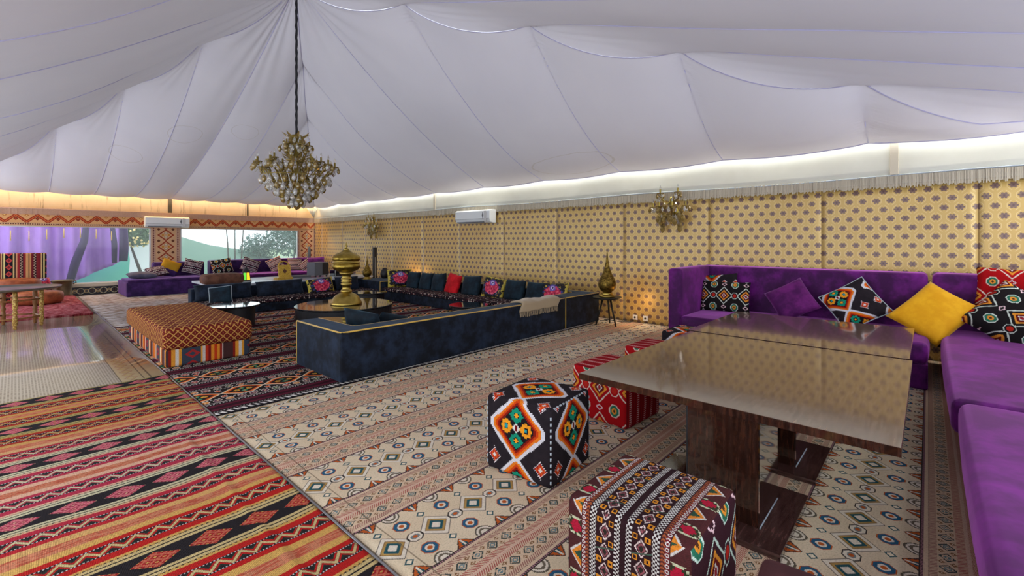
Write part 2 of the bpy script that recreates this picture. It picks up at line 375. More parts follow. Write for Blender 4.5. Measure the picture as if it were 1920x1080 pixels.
def pat_brown(x, y):     # banded top of the brown pouf
    s = 0.0035; ax = ab(q(x, s)); yq = q(y, s); base = srgb(92, 44, 44); dk = srgb(42, 20, 26)
    c = lay(base, srgb(70, 34, 36), noise(vec(x, y), 14, 2))
    c = lay(c, dk, lt(ax, 0.128))
    ck = lt(ab(fr(y/0.013 + 0.5*gt(fr(ax/0.015), 0.5)) - 0.25), 0.25)
    chk = btw(ax, 0.009, 0.032) + btw(ax, 0.100, 0.126)
    c = lay(c, WHITE, chk * ck)
    L = ax - 0.066; yl = cell(yq, 0.066); y2 = cell(yq - 0.033, 0.066); yb = cell(yq, 0.198)
    d = ab(L)/0.024 + ab(yl)/0.031
    for lim, col in ((1.0, srgb(232, 210, 206)), (0.8, dk), (0.62, srgb(150, 84, 92)), (0.4, srgb(40, 40, 34))): c = lay(c, col, lt(d, lim))
    d2 = mx(ab(ab(L) - 0.022), ab(y2)); c = lay(c, srgb(222, 144, 42), lt(d2, 0.0095) * lt(ab(L), 0.034)); c = lay(c, dk, lt(d2, 0.0045))
    c = lay(c, srgb(70, 96, 80), lt(ab(cell(y + x*0.3, 0.198) - 0.098), 0.004) * lt(ab(L), 0.034))
    c = lay(c, srgb(176, 92, 52), btw(ax, 0.128, 0.143) * lt(fr(y/0.012 + ab(ax - 0.1355)*70), 0.5))
    xr = ax - 0.151; yr = cell(y, 0.017); rr = xr*xr + yr*yr
    c = lay(c, srgb(120, 22, 36), btw(ax, 0.143, 0.159)); c = lay(c, WHITE, btw(rr, 0.000010, 0.000046))
    t = (ax - 0.162); yt = cell(yq, 0.19); yt2 = cell(q(y, 0.009) - 0.095, 0.19)
    tri = lt(ab(yt), 0.048 - t*0.95) * gt(t, 0.0)
    c = lay(c, WHITE, tri); c = lay(c, srgb(232, 140, 44), tri * lt(ab(yt), 0.040 - t*0.95)); c = lay(c, srgb(44, 84, 64), lt(ab(yt), 0.018 - t*0.6) * gt(t, 0.0))
    le = ab(q(t, 0.007) - 0.024)*0.9/0.036; l2 = le*le + (yt2/0.034)*(yt2/0.034)
    lm = lt(l2 + 0.18*lt(fr(y/0.012), 0.5), 1.0) * gt(t, 0.0)
    c = lay(c, srgb(206, 212, 176), lm); c = lay(c, srgb(52, 60, 38), lm * lt(l2, 0.62)); c = lay(c, srgb(186, 24, 58), lm * lt(l2, 0.34))
    return c
def pat_brown_side(x, y): return pat_k2(x + 0.05, y, srgb(58, 28, 38), srgb(200, 222, 210))
def pat_ottoman(x, y):
    p = fr(x/0.078 + y/0.078); p2 = fr(x/0.078 - y/0.078)
    g = mn(ab(p - 0.5), ab(p2 - 0.5))
    c = lay(srgb(96, 28, 22), srgb(120, 34, 26), noise(vec(x, y), 9, 2))
    c = lay(c, srgb(196, 142, 96), btw(g, 0.055, 0.085)*1.0); c = lay(c, srgb(206, 158, 70), lt(g, 0.05))
    d = mx(mn(ab(p), ab(1.0 - p)), mn(ab(p2), ab(1.0 - p2))); c = lay(c, srgb(198, 132, 96), lt(d, 0.07))
    return wv(c, x, y, 0.3)
def pat_skirt(x, y):
    t = fr(x/0.62 + 0.03)
    c = ramp(t, [(0.0, srgb(128, 26, 28)), (0.04, srgb(222, 142, 44)), (0.09, srgb(196, 62, 24)), (0.14, srgb(222, 142, 44)), (0.18, srgb(150, 34, 26)), (0.22, srgb(210, 196, 184)), (0.235, srgb(72, 44, 44)), (0.40, srgb(140, 36, 26)), (0.44, srgb(224, 150, 52)), (0.50, srgb(214, 206, 196)), (0.55, srgb(220, 150, 50)), (0.59, srgb(58, 66, 80)), (0.88, srgb(214, 150, 60)), (0.91, srgb(206, 196, 184)), (0.95, srgb(190, 52, 26))])
    d = ab(cell(x - 0.45, 0.62))/0.075 + ab(cell(y, 0.12))/0.05
    c = lay(c, srgb(158, 44, 44), lt(d, 1.0)); c = lay(c, srgb(58, 66, 80), lt(d, 0.45))
    return wv(c, x, y, 0.3)
def pat_wall(u, v):      # gold brocade, staggered blossoms: u along the wall, v up
    gold = lay(srgb(208, 176, 102), srgb(192, 154, 82), noise(vec(u, v), 2.5, 3))
    row = mth('FLOOR', (v - 2.005 + 0.055)/0.11); off = fr(row*0.5)*0.135
    x = cell(u + off, 0.135); y = cell(v - 2.005, 0.11)
    r = mth('SQRT', x*x + y*y*1.25); th = mth('ARCTAN2', y, x)
    pet = 0.026 + 0.013*ab(mth('COSINE', th*3.0))
    ring = btw(mx(ab(x)*1.15, (ab(x) + ab(y))*0.80), 0.050, 0.057)
    c = lay(gold, srgb(216, 190, 128), ring)
    c = lay(c, srgb(108, 82, 80), lt(r, pet)); c = lay(c, srgb(150, 120, 96), lt(ab(fr(y/0.013) - 0.5), 0.16) * btw(r, 0.012, pet - 0.006)); c = lay(c, srgb(96, 70, 70), lt(r, 0.007))
    return c
def pat_zig(u, v):       # band above the windows; v = height
    g = lay(srgb(214, 170, 122), srgb(206, 150, 92), noise(vec(u, v), 2, 2))
    x = ab(cell(u, 0.36)); y = v - 1.87
    zz = ab(y - 0.02 - (0.18 - x)*-1.0*0.0 - (x*0.9 - 0.02))
    zz = ab((v - 1.875) - (0.18 - x)*0.95)
    c = lay(g, srgb(150, 52, 34), lt(zz, 0.042)); c = lay(c, srgb(214, 120, 60), lt(zz, 0.008))
    d = x/0.045 + ab(v - 1.935)/0.045; d2 = ab(cell(u - 0.18, 0.36))/0.04 + ab(v - 2.035)/0.03
    d0 = ab(cell(u, 0.36))/0.042 + ab(v - 1.955)/0.042
    c = lay(c, srgb(110, 44, 34), lt(d0, 1.0)); c = lay(c, srgb(168, 66, 40), lt(d0, 0.5))
    c = lay(c, srgb(170, 100, 50), lt(d2, 1.0)); c = lay(c, srgb(226, 190, 120), lt(d2, 0.5))
    b = lt(v, 1.86); k = mx(ab(cell(u, 0.04)), ab(v - 1.825))
    c = lay(c, srgb(206, 168, 130), b); c = lay(c, srgb(92, 50, 48), b * lt(k, 0.013)); c = lay(c, srgb(110, 56, 46), b * (btw(v, 1.848, 1.857) + btw(v, 1.79, 1.80)) * lt(fr(u/0.02), 0.5))
    return c
def pat_pillar(u, v):    # u centred on the pillar
    c = lay(srgb(212, 172, 134), srgb(202, 156, 116), noise(vec(u, v), 3, 2)); a = ab(u); y = cell(v - 1.24, 0.33); y2 = cell(v - 1.405, 0.33)
    D = a/0.19 + ab(y)/0.165
    c = lay(c, srgb(148, 58, 38), btw(D, 0.78, 1.04)); 
    o = octa(a, ab(y) - 0.055); c = lay(c, srgb(80, 88, 96), lt(o, 0.032)); c = lay(c, srgb(214, 200, 170), lt(o, 0.02)); o2 = octa(a - 0.07, y); c = lay(c, srgb(196, 130, 50), lt(o2, 0.026))
    d2 = ab(a - 0.165)/0.042 + ab(y2)/0.042; c = lay(c, srgb(104, 62, 44), lt(d2, 1.0))
    e = gt(a, 0.235); c = lay(c, srgb(204, 168, 142), e); k = mx(ab(a - 0.28), ab(cell(v, 0.05))); c = lay(c, srgb(110, 58, 60), e * lt(k, 0.017)); c = lay(c, srgb(96, 56, 56), e * lt(fr(v/0.025), 0.5) * (btw(a, 0.238, 0.248) + btw(a, 0.314, 0.326)))
    return c
def pat_tiles(u, v):
    x = cell(u, 0.22); x2 = cell(u - 0.11, 0.22); y = v - 0.11
    c = srgb(40, 42, 54)
    r = mth('SQRT', x*x + y*y); r2 = mth('SQRT', x2*x2 + y*y)
    c = lay(c, srgb(70, 48, 44), lt(r, 0.04)); c = lay(c, srgb(196, 186, 150), btw(r, 0.062, 0.078)); c = lay(c, srgb(206, 176, 110), btw(r2, 0.034, 0.046))
    c = lay(c, srgb(206, 190, 150), lt(ab(y), 0.006) * lt(ab(x2), 0.05)); c = lay(c, srgb(26, 28, 40), gt(ab(y), 0.088))
    return c
def pat_seat(u, v):
    k = vec(mth('SNAP', u, 0.035), mth('SNAP', v, 0.035)); r = wn(k)
    c = ramp(r, [(0.0, srgb(40, 30, 34)), (0.3, srgb(70, 34, 44)), (0.5, srgb(36, 32, 44)), (0.66, srgb(150, 110, 104)), (0.82, srgb(206, 190, 182))])
    d = ab(cell(u - 0.0175, 0.035)) + ab(cell(v - 0.0175, 0.035)); c = lay(srgb(34, 26, 32), c, lt(d, 0.0155))
    return c
def pat_floral(x, y):
    n1 = noise(vec(x, y), 14, 4, 0.6); n2 = noise(vec(x + 3.0, y), 22, 3)
    e = mx(ab(x)/0.27, ab(y)/0.20)
    c = srgb(20, 16, 24)
    c = lay(c, srgb(196, 168, 60), gt(n1, 0.60)); c = lay(c, srgb(120, 90, 30), gt(n2, 0.62))
    c = lay(c, srgb(196, 176, 74), gt(e + n1*0.4, 1.14) * gt(n2, 0.42))
    rr = mth('SQRT', x*x + y*y*2.2) + (n1 - 0.5)*0.16
    c = lay(c, srgb(60, 60, 120), lt(rr, 0.235) * gt(n2, 0.5)); c = lay(c, srgb(200, 40, 82), lt(rr, 0.185)); c = lay(c, srgb(232, 110, 120), lt(rr, 0.185) * gt(n2, 0.57)); c = lay(c, srgb(128, 16, 50), lt(rr, 0.185) * lt(n2, 0.42))
    r2 = mth('SQRT', x*x + (y - 0.09)*(y - 0.09)*1.6) + (n2 - 0.5)*0.08
    c = lay(c, srgb(110, 90, 170), lt(r2, 0.07)); c = lay(c, srgb(206, 196, 226), lt(r2, 0.038)); c = lay(c, srgb(60, 40, 90), lt(r2, 0.018))
    return c
def pat_stripe(x, y, dark=srgb(34, 26, 44), mid=srgb(112, 52, 72), light=srgb(206, 190, 190)):
    t = cell(y + 0.03, 0.13); a = ab(t)
    c = dark; c = lay(c, mid, btw(a, 0.022, 0.034)); c = lay(c, light, btw(a, 0.036, 0.044)); 
    z = ab(t - (pp(x, 0.018) - 0.009)*0.9); c = lay(c, light, lt(z, 0.0045)); c = lay(c, mid, gt(a, 0.05) * lt(fr(x/0.02), 0.5)); c = lay(c, light, gt(a, 0.055) * gt(fr(x/0.02), 0.6))
    return c
def pat_bench(u, v):
    c = ramp(fr(u/0.62), [(0.0, srgb(118, 36, 44)), (0.07, srgb(206, 170, 120)), (0.10, srgb(44, 30, 34)), (0.13, srgb(214, 196, 130)), (0.17, srgb(30, 26, 36)), (0.36, srgb(206, 176, 120)), (0.40, srgb(36, 30, 34)), (0.43, srgb(206, 150, 110)), (0.47, srgb(150, 44, 50)), (0.53, srgb(60, 36, 44)), (0.62, srgb(136, 44, 46)), (0.68, srgb(206, 150, 100)), (0.74, srgb(150, 110, 76)), (0.78, srgb(196, 140, 92)), (0.82, srgb(110, 34, 40)), (0.88, srgb(52, 30, 40)), (0.95, srgb(128, 40, 44))])
    x = cell(u - 0.165, 0.62); d = ab(x)/0.055 + ab(cell(v, 0.15))/0.065
    c = lay(c, srgb(190, 70, 66), lt(d, 1.0)); c = lay(c, srgb(120, 40, 50), lt(d, 0.5))
    for ce in (0.355, 0.565):
        z = ab(cell(u - ce, 0.62) - (pp(v, 0.03) - 0.015)*1.2); c = lay(c, srgb(206, 180, 150), lt(z, 0.006))
    return wv(c, u, v, 0.35)
def pat_shag(u, v):
    n = noise(vec(u*1.6, v*9.0), 5, 5, 0.7)
    c = ramp(n, [(0.36, srgb(36, 14, 18)), (0.46, srgb(124, 40, 46)), (0.55, srgb(172, 92, 100)), (0.68, srgb(214, 178, 176))], False)
    return c
def pat_grey_rug(u, v):
    n = noise(vec(u*0.8, v*3.0), 5, 4, 0.6)
    c = ramp(n, [(0.30, srgb(70, 58, 56)), (0.44, srgb(150, 128, 112)), (0.56, srgb(196, 190, 190)), (0.70, srgb(212, 208, 212))], False)
    d = ab(cell(u, 0.5))/0.25 + ab(cell(v, 0.4))/0.2
    c = lay(c, srgb(96, 74, 64), btw(d, 0.85, 0.96)); c = lay(c, srgb(120, 70, 54), lt(d, 0.25))
    return wv(c, u, v, 0.3, 60)
def pat_vinyl(u, v):
    a = lt(fr(u/0.022), 0.55) * lt(fr(v/0.05 + wn(vec(mth('SNAP', u, 0.022), 0.0))*1.0), 0.6)
    c = lay(srgb(190, 180, 164), srgb(84, 76, 68), a * (0.35 + 0.6*noise(vec(u, v), 9, 3)))
    c = lay(c, srgb(176, 150, 120), noise(vec(u, v), 1.1, 2)*0.5)
    e = gt(u, 0.70); d = ab(cell(v, 0.16))/0.08 + ab(u - 0.79)/0.06
    c = lay(c, srgb(198, 176, 138), e); c = lay(c, srgb(160, 104, 92), e * btw(d, 0.80, 0.95)); c = lay(c, srgb(190, 160, 84), e * btw(d, 0.45, 0.58)); c = lay(c, srgb(130, 116, 96), btw(u, 0.875, 0.885) + btw(u, 0.70, 0.71) + btw(u, 0.93, 0.945))
    return c
def velvet(name, dark, lightc, sheen=0.6, tint=None, sc=5.0, rough=0.75):
    def fn(u, v):
        n = noise(objco(), sc, 4, 0.62); return lay(dark, lightc, smooth(n, 0.36, 0.72))
    return mat(name, fn=fn, rough=rough, sheen=sheen, sheen_tint=tint or lightc, spec=0.25)
def wood(name, c1, c2, rough=0.25, coat=0.0, along=0):
    def fn(u, v):
        n = noise(vec(u*(1.5 if along == 0 else 14), v*(14 if along == 0 else 1.5)), 5, 5, 0.6)
        return lay(c1, c2, smooth(n, 0.35, 0.70))
    return mat(name, fn=fn, rough=rough, coat=coat)

M = {}
rb = (weave, 0.35)
M['carpet'] = mat('beige_kilim_carpet', fn=pat_carpet, rough=0.95, spec=0.1, bump=rb)
M['red'] = mat('red_striped_kilim', fn=pat_red, rough=0.95, spec=0.1, bump=rb)
M['dark'] = mat('dark_hexagon_kilim', fn=pat_dark, rough=0.95, spec=0.1, bump=rb)
M['k1'] = mat('black_hexagon_weave', fn=lambda u, v: wv(pat_k1(u, v), u, v, 0.2), rough=0.95, spec=0.1, bump=rb)
M['k2'] = mat('black_medallion_weave', fn=lambda u, v: wv(pat_k2(u, v, srgb(30, 26, 28), srgb(206, 214, 204)), u, v, 0.2), rough=0.95, spec=0.1, bump=rb)
M['k2r'] = mat('red_medallion_weave', fn=lambda u, v: wv(pat_k2(u, v, srgb(170, 14, 22), srgb(222, 204, 190)), u, v, 0.3), rough=0.95, spec=0.1, bump=rb)
def redband(u, v):
    c = srgb(160, 14, 26)
    a = ab(cell(u, 0.10)); c = lay(c, srgb(222, 170, 170), lt(a, 0.014) * lt(fr(v/0.016), 0.5)); c = lay(c, srgb(120, 10, 24), btw(a, 0.03, 0.04)); return wv(c, u, v, 0.3)
M['redband'] = mat('red_banded_weave', fn=redband, rough=0.95, spec=0.1, bump=rb)
M['brown'] = mat('brown_banded_weave', fn=lambda u, v: wv(lay(pat_brown(u, v), (0.03, 0.015, 0.018), 0.22), u, v, 0.4), rough=0.95, spec=0.1, bump=rb)
M['brown_side'] = mat('brown_medallion_weave', fn=lambda u, v: wv(pat_brown_side(u, v), u, v, 0.2), rough=0.95, spec=0.1, bump=rb)
M['ottoman'] = mat('ottoman_lattice', fn=pat_ottoman, rough=0.9, spec=0.15, bump=rb)
M['skirt'] = mat('ottoman_stripes', fn=pat_skirt, rough=0.9, spec=0.15, bump=rb)
M['wall'] = mat('gold_brocade', fn=pat_wall, rough=0.34, metal=0.12, spec=0.7, sheen=0.5, bump=(lambda u, v: noise(vec(u*6, v), 40, 2), 0.08))
M['zig'] = mat('zigzag_band', fn=pat_zig, rough=0.85, spec=0.2)
M['pillar'] = mat('pillar_band', fn=pat_pillar, rough=0.85, spec=0.2)
M['tiles'] = mat('interlace_tiles', fn=pat_tiles, rough=0.35)
M['seat'] = mat('speckled_kilim', fn=pat_seat, rough=0.95, spec=0.1, bump=rb)
M['floral'] = mat('floral_print', fn=pat_floral, rough=0.55, spec=0.3)
M['stripe'] = mat('striped_weave', fn=lambda u, v: pat_stripe(u*0.65, v*0.65, srgb(24, 20, 34), srgb(96, 50, 70), srgb(210, 202, 206)), rough=0.9, spec=0.1)
M['stripe2'] = mat('pale_striped_weave', fn=lambda u, v: pat_stripe(u*0.65, v*0.65, srgb(70, 36, 52), srgb(196, 140, 128), srgb(224, 210, 204)), rough=0.9, spec=0.1)
M['bench'] = mat('bench_kilim', fn=pat_bench, rough=0.9, spec=0.1, bump=rb)
M['shag'] = mat('red_shaggy_wool', fn=pat_shag, rough=1.0, spec=0.05, bump=(lambda u, v: noise(vec(u*2, v*9), 9, 4), 1.0))
M['greyrug'] = mat('grey_berber', fn=pat_grey_rug, rough=0.95, spec=0.1, bump=(lambda u, v: noise(vec(u, v*3), 9, 4), 0.8))
M['vinyl'] = mat('glossy_vinyl', fn=pat_vinyl, rough=0.09, spec=0.5)
M['purple'] = velvet('purple_velvet', srgb(60, 4, 68), srgb(116, 24, 128), 0.6, srgb(222, 130, 230), 4.0, 0.6)
M['purple2'] = velvet('dusky_purple_velvet', srgb(40, 20, 66), srgb(74, 40, 104), 0.5, srgb(170, 130, 210))
M['plum'] = velvet('plum_velvet', srgb(70, 12, 76), srgb(112, 30, 112), 0.6, srgb(190, 120, 200), 6.0)
M['navy'] = velvet('navy_velvet', srgb(9, 14, 24), srgb(30, 42, 62), 0.22, srgb(120, 145, 175), 7.0)
M['navy2'] = velvet('teal_navy_velvet', srgb(10, 20, 30), srgb(22, 44, 58), 0.3, srgb(120, 160, 180), 8.0)
M['maroon'] = velvet('maroon_weave', srgb(58, 28, 32), srgb(84, 44, 46), 0.2)
M['yellow'] = velvet('mustard_velvet', srgb(222, 156, 12), srgb(236, 174, 26), 0.5, srgb(250, 230, 150), 9.0)
M['redv'] = velvet('scarlet_velvet', srgb(170, 6, 18), srgb(214, 20, 34), 0.4, srgb(240, 120, 130), 8.0)
M['slate'] = velvet('slate_velvet', srgb(70, 70, 90), srgb(96, 92, 110), 0.4)
M['gold_pipe'] = mat('gold_piping', srgb(216, 176, 76), rough=0.5, sheen=0.2)
M['white_pipe'] = mat('pale_piping', srgb(170, 180, 190), rough=0.7)
def brass_fn(u, v):
    return lay(srgb(160, 136, 66), srgb(186, 160, 84), smooth(noise(objco(), 9, 3), 0.3, 0.7))
def brass_bump(u, v):
    n = TREE.nodes.new('ShaderNodeTexVoronoi'); n.inputs['Scale'].default_value = 55; TREE.links.new(objco().s, n.inputs['Vector']); return E(n.outputs['Distance'])
M['brass'] = mat('aged_brass', fn=brass_fn, rough=0.32, metal=1.0)
M['brass_chased'] = mat('chased_brass', fn=lambda u, v: lay(srgb(140, 116, 46), srgb(184, 156, 72), smooth(noise(objco(), 9, 4), 0.3, 0.7)), rough=0.36, metal=1.0, bump=(brass_bump, 0.9))
M['bronze'] = mat('dark_pierced_brass', fn=lambda u, v: lay(srgb(84, 66, 26), srgb(150, 122, 54), smooth(noise(objco(), 30, 4), 0.35, 0.7)), rough=0.4, metal=0.9, bump=(brass_bump, 0.9))
M['chand_gold'] = mat('chandelier_gilt', fn=lambda u, v: lay(srgb(104, 90, 38), srgb(180, 158, 84), noise(objco(), 30, 3)), rough=0.28, metal=1.0)
M['crystal'] = mat('crystal', (0.95, 0.95, 0.93), rough=0.03, trans=0.75, ior=1.6, spec=0.8)
M['smoky'] = mat('amber_crystal', srgb(176, 150, 84), rough=0.05, trans=0.55, ior=1.6, spec=0.8)
M['bulb'] = mat('clear_bulb', (0.9, 0.9, 0.88), rough=0.05, trans=0.8)
M['tabletop'] = wood('dark_veneer', srgb(92, 68, 54), srgb(122, 96, 78), 0.12, 0.6, 0)
M['mirror'] = mat('mirror_panel', (0.62, 0.62, 0.66), rough=0.06, metal=1.0)
M['veneer'] = wood('dark_veneer_upright', srgb(34, 18, 14), srgb(64, 36, 26), 0.10, 0.6, 1)
M['veneer_base'] = wood('dark_veneer_base', srgb(50, 30, 28), srgb(88, 60, 56), 0.12, 0.6, 0)
M['black_gloss'] = mat('black_glass', (0.012, 0.013, 0.016), rough=0.05, coat=0.6)
M['black'] = mat('black_lacquer', (0.010, 0.010, 0.013), rough=0.45)
M['dark_metal'] = mat('dark_metal', (0.03, 0.028, 0.026), rough=0.4, metal=0.6)
M['white_plastic'] = mat('white_plastic', srgb(226, 230, 232), rough=0.35)
M['grey_plastic'] = mat('grey_plastic', srgb(90, 92, 98), rough=0.5)
M['white_gloss'] = mat('white_gloss_lacquer', srgb(206, 210, 220), rough=0.12)
M['leather'] = velvet('tan_leather', srgb(120, 58, 34), srgb(164, 88, 54), 0.0, None, 7.0, 0.5)
M['leather2'] = velvet('brown_leather', srgb(82, 50, 38), srgb(116, 76, 58), 0.0, None, 7.0, 0.55)
M['throw'] = mat('beige_throw', fn=lambda u, v: lay(srgb(176, 158, 130), srgb(146, 128, 104), gt(fr((u + v)/0.012), 0.5)*0.6), rough=0.95, spec=0.1, sheen=0.3)
M['fringe'] = mat('cream_fringe', fn=lambda u, v: lay(srgb(214, 206, 188), srgb(168, 156, 136), noise(vec(u*40, v), 3, 2)), rough=0.9, spec=0.1)
M['pinkfringe'] = mat('rose_lace', fn=lambda u, v: lay(srgb(210, 182, 164), srgb(164, 132, 118), noise(vec(u*20, v*8), 5, 3)), rough=0.9, spec=0.1)
M['valance'] = mat('white_wall_cloth', fn=lambda u, v: lay(srgb(226, 226, 214), srgb(206, 204, 190), noise(vec(u, v), 2.5, 3)), rough=0.85, spec=0.2)
def warmcloth(u, v):
    c = lay(srgb(226, 200, 160), srgb(206, 172, 130), noise(vec(u, v), 2.5, 3))
    st = smooth(noise(vec(u*5.0, v*0.35), 3.0, 4, 0.7), 0.54, 0.72); return lay(c, srgb(96, 66, 40), st*0.7)
M['warmcloth'] = mat('stained_cream_cloth', fn=warmcloth, rough=0.9, spec=0.1)
M['seam'] = mat('lilac_seam_tape', srgb(190, 188, 222), rough=0.8)
M['hip'] = mat('hip_cord', srgb(176, 172, 204), rough=0.8)
M['sill'] = mat('cream_sill', srgb(206, 196, 176), rough=0.6)
M['frame'] = mat('pale_window_frame', srgb(200, 200, 200), rough=0.5)
M['floor'] = mat('screed', srgb(120, 108, 96), rough=0.9)
M['plain_wall'] = mat('plain_tent_wall', srgb(190, 176, 160), rough=0.9)
M['alu'] = mat('aluminium_trim', srgb(170, 170, 172), rough=0.3, metal=0.8)
M['tray'] = mat('pewter_tray', srgb(120, 116, 112), rough=0.3, metal=0.9)
M['carved'] = mat('inlaid_wood', fn=lambda u, v: lay(srgb(150, 108, 48), srgb(206, 178, 100), gt(noise(objco(), 46, 2), 0.55)), rough=0.4)
M['plainwood'] = wood('turned_wood', srgb(120, 76, 40), srgb(160, 108, 60), 0.4, 0, 1)
M['pot'] = mat('bronze_pot', fn=lambda u, v: lay(srgb(86, 72, 52), srgb(120, 104, 78), noise(objco(), 6, 3)), rough=0.4, metal=0.7)
M['gilt_box'] = mat('gilt_paper', fn=lambda u, v: lay(srgb(206, 170, 70), srgb(150, 110, 40), gt(noise(vec(u, v), 60, 2), 0.56)), rough=0.4, metal=0.4)
M['socket'] = mat('socket_hole', (0.03, 0.03, 0.03), rough=0.6)

# translucent tent cloth
def ceiling_mat():
    global TREE
    m = bpy.data.materials.new('tent_cloth'); m.use_nodes = True; TREE = m.node_tree
    n = TREE.nodes; out = n['Material Output']; n.remove(n['Principled BSDF'])
    t = n.new('ShaderNodeTexCoord'); sp = n.new('ShaderNodeSeparateXYZ'); TREE.links.new(t.outputs['UV'], sp.inputs[0]); u, v = E(sp.outputs[0]), E(sp.outputs[1])
    c = lay(srgb(196, 192, 198), srgb(182, 178, 190), noise(vec(u, v), 1.1, 3))
    c = lay(c, srgb(188, 184, 198), smooth(noise(vec(u, v), 14, 4), 0.45, 0.8)*0.5)
    for cx, cy, rx, ry in ((6.55, 4.6, 0.30, 0.85), (1.6, 12.6, 0.28, 0.30), (2.4, 11.4, 0.3, 0.32), (3.4, 11.0, 0.26, 0.26)):
        r = mth('SQRT', ((u - cx)/rx)*((u - cx)/rx) + ((v - cy)/ry)*((v - cy)/ry)) + (noise(vec(u, v), 6, 2) - 0.5)*0.12
        c = lay(c, srgb(150, 134, 110), btw(r, 0.95, 1.0)*0.35)
    d = n.new('ShaderNodeBsdfDiffuse'); tr = n.new('ShaderNodeBsdfTranslucent'); mixn = n.new('ShaderNodeMixShader')
    setin(d.inputs[0], c); tr.inputs[0].default_value = (0.86, 0.83, 0.88, 1); mixn.inputs[0].default_value = 0.050
    TREE.links.new(d.outputs[0], mixn.inputs[1]); TREE.links.new(tr.outputs[0], mixn.inputs[2]); TREE.links.new(mixn.outputs[0], out.inputs[0])
    return m
M['tent'] = ceiling_mat()
def pane_mat(name, tint, haze):
    global TREE
    m = bpy.data.materials.new(name); m.use_nodes = True; TREE = m.node_tree; n = TREE.nodes; out = n['Material Output']; n.remove(n['Principled BSDF'])
    tp = n.new('ShaderNodeBsdfTransparent'); tp.inputs[0].default_value = (*tint, 1); tl = n.new('ShaderNodeBsdfTranslucent'); tl.inputs[0].default_value = (0.85, 0.92, 0.9, 1)
    gl = n.new('ShaderNodeBsdfGlossy'); gl.inputs['Roughness'].default_value = 0.03; a = n.new('ShaderNodeMixShader'); b = n.new('ShaderNodeMixShader'); f_ = n.new('ShaderNodeFresnel'); f_.inputs[0].default_value = 1.3
    a.inputs[0].default_value = haze; TREE.links.new(tp.outputs[0], a.inputs[1]); TREE.links.new(tl.outputs[0], a.inputs[2])
    TREE.links.new(f_.outputs[0], b.inputs[0]); TREE.links.new(a.outputs[0], b.inputs[1]); TREE.links.new(gl.outputs[0], b.inputs[2]); TREE.links.new(b.outputs[0], out.inputs[0])
    return m
M['pane'] = pane_mat('clear_plastic_pane', (0.80, 0.80, 0.82), 0.05)
M['pane2'] = pane_mat('hazy_green_pane', (0.60, 0.66, 0.65), 0.08)
# ------------------------------------------------------------------ the setting
struct(mesh_obj('floor', [(LX,FY,-.02),(WX+.1,FY,-.02),(WX+.1,WY+.1,-.02),(LX,WY+.1,-.02),(LX,FY,0),(WX+.1,FY,0),(WX+.1,WY+.1,0),(LX,WY+.1,0)], [(0,3,2,1),(4,5,6,7),(0,1,5,4),(1,2,6,5),(2,3,7,6),(3,0,4,7)], M['floor']))

# patterned wall: a backing with one brocade panel after another
wr = struct(box('wall_right', (WX+.03, FY, 0), (WX+.09, WY, 3.0), M['valance']))
wr['label'] = 'gold brocade wall of hanging panels with fringed white valance'
PW = 1.452; y0 = -1.86
k = 0
while y0 < WY - 0.02:
    a, b = max(y0, FY), min(y0 + PW, WY)
    if b > a + .05:
        ph = rnd.uniform(0, 6); amp = rnd.uniform(.008, .02)
        def fn(s, t, a=a, b=b, ph=ph, amp=amp):
            y = a + (b-a)*s; z = 0.008 + 2.09*t
            bulge = amp*sin(pi*s)**0.7*(0.6+0.4*sin(ph + 2*t)) + 0.006*sin(9*s + 4*t + ph)*sin(pi*s) + 0.004*sin(14*t + 3*s + ph)*sin(pi*s)
            return (WX + 0.012 - bulge, y, z)
        V, Fc = grid_geo(18, 16, fn)
        o = mesh_obj('brocade_panel', V, Fc, M['wall'], wr, uvs=lambda co, n: (co.y, co.z), smooth_=True)
        sl = o.modifiers.new('th', 'SOLIDIFY'); sl.thickness = 0.006; sl.offset = 0
    y0 += PW
# valance cloth and piping, then a fringe of single cords (one joined piece: thousands of threads)
V, Fc = grid_geo(120, 10, lambda s, t: (WX - 0.015 - 0.010*sin(s*60)*t*(1-t)*2 - 0.03*(1-t)*0.3, FY + (WY-FY)*s, 2.19 + 0.78*t + 0.012*sin(s*26)*(1-t)))
o = mesh_obj('valance', V, Fc, M['valance'], wr, uvs=lambda co, n: (co.y, co.z), smooth_=True); o.modifiers.new('th', 'SOLIDIFY').thickness = 0.006
tube('valance_piping', [(WX-.03, FY+(WY-FY)*i/80, 2.19+.012*sin(i/80*26)) for i in range(81)], .008, M['white_pipe'], wr, 6)
def fringe(name, p, n, z0, z1, axis, m, par, jit=.02):
    V, Fc = [], []
    L = p[1]-p[0]; w = L/n
    for i in range(n):
        c = p[0] + (i+.5)*w; zb = z0 + rnd.uniform(-jit, jit*.6); h = w*.42; off = rnd.uniform(-.006, .006); b = len(V)
        for (s, z) in ((-h, z1), (h, z1), (h, zb), (-h, zb)):
            V.append((p[2]+off, c+s, z) if axis == 'y' else (c+s, p[2]+off, z))
        for (s, z) in ((-h, z1), (h, z1), (h, zb), (-h, zb)):
            V.append((p[2]+off+.005, c+s, z) if axis == 'y' else (c+s, p[2]+off+.005, z))
        Fc += [(b,b+1,b+2,b+3), (b+7,b+6,b+5,b+4), (b,b+4,b+5,b+1), (b+1,b+5,b+6,b+2), (b+2,b+6,b+7,b+3), (b+3,b+7,b+4,b)]
    return stuff(mesh_obj(name, V, Fc, m, par, uvs=lambda co, n_: (co.x+co.y, co.z)))
fringe('fringe', (FY, WY, WX-.034), 1500, 2.055, 2.19, 'y', M['fringe'], wr)
for yy in (0.30, 9.2): box('strap', (WX-.05, yy-.04, 2.20), (WX-.03, yy+.04, 2.75), M['sill'], wr, .004)

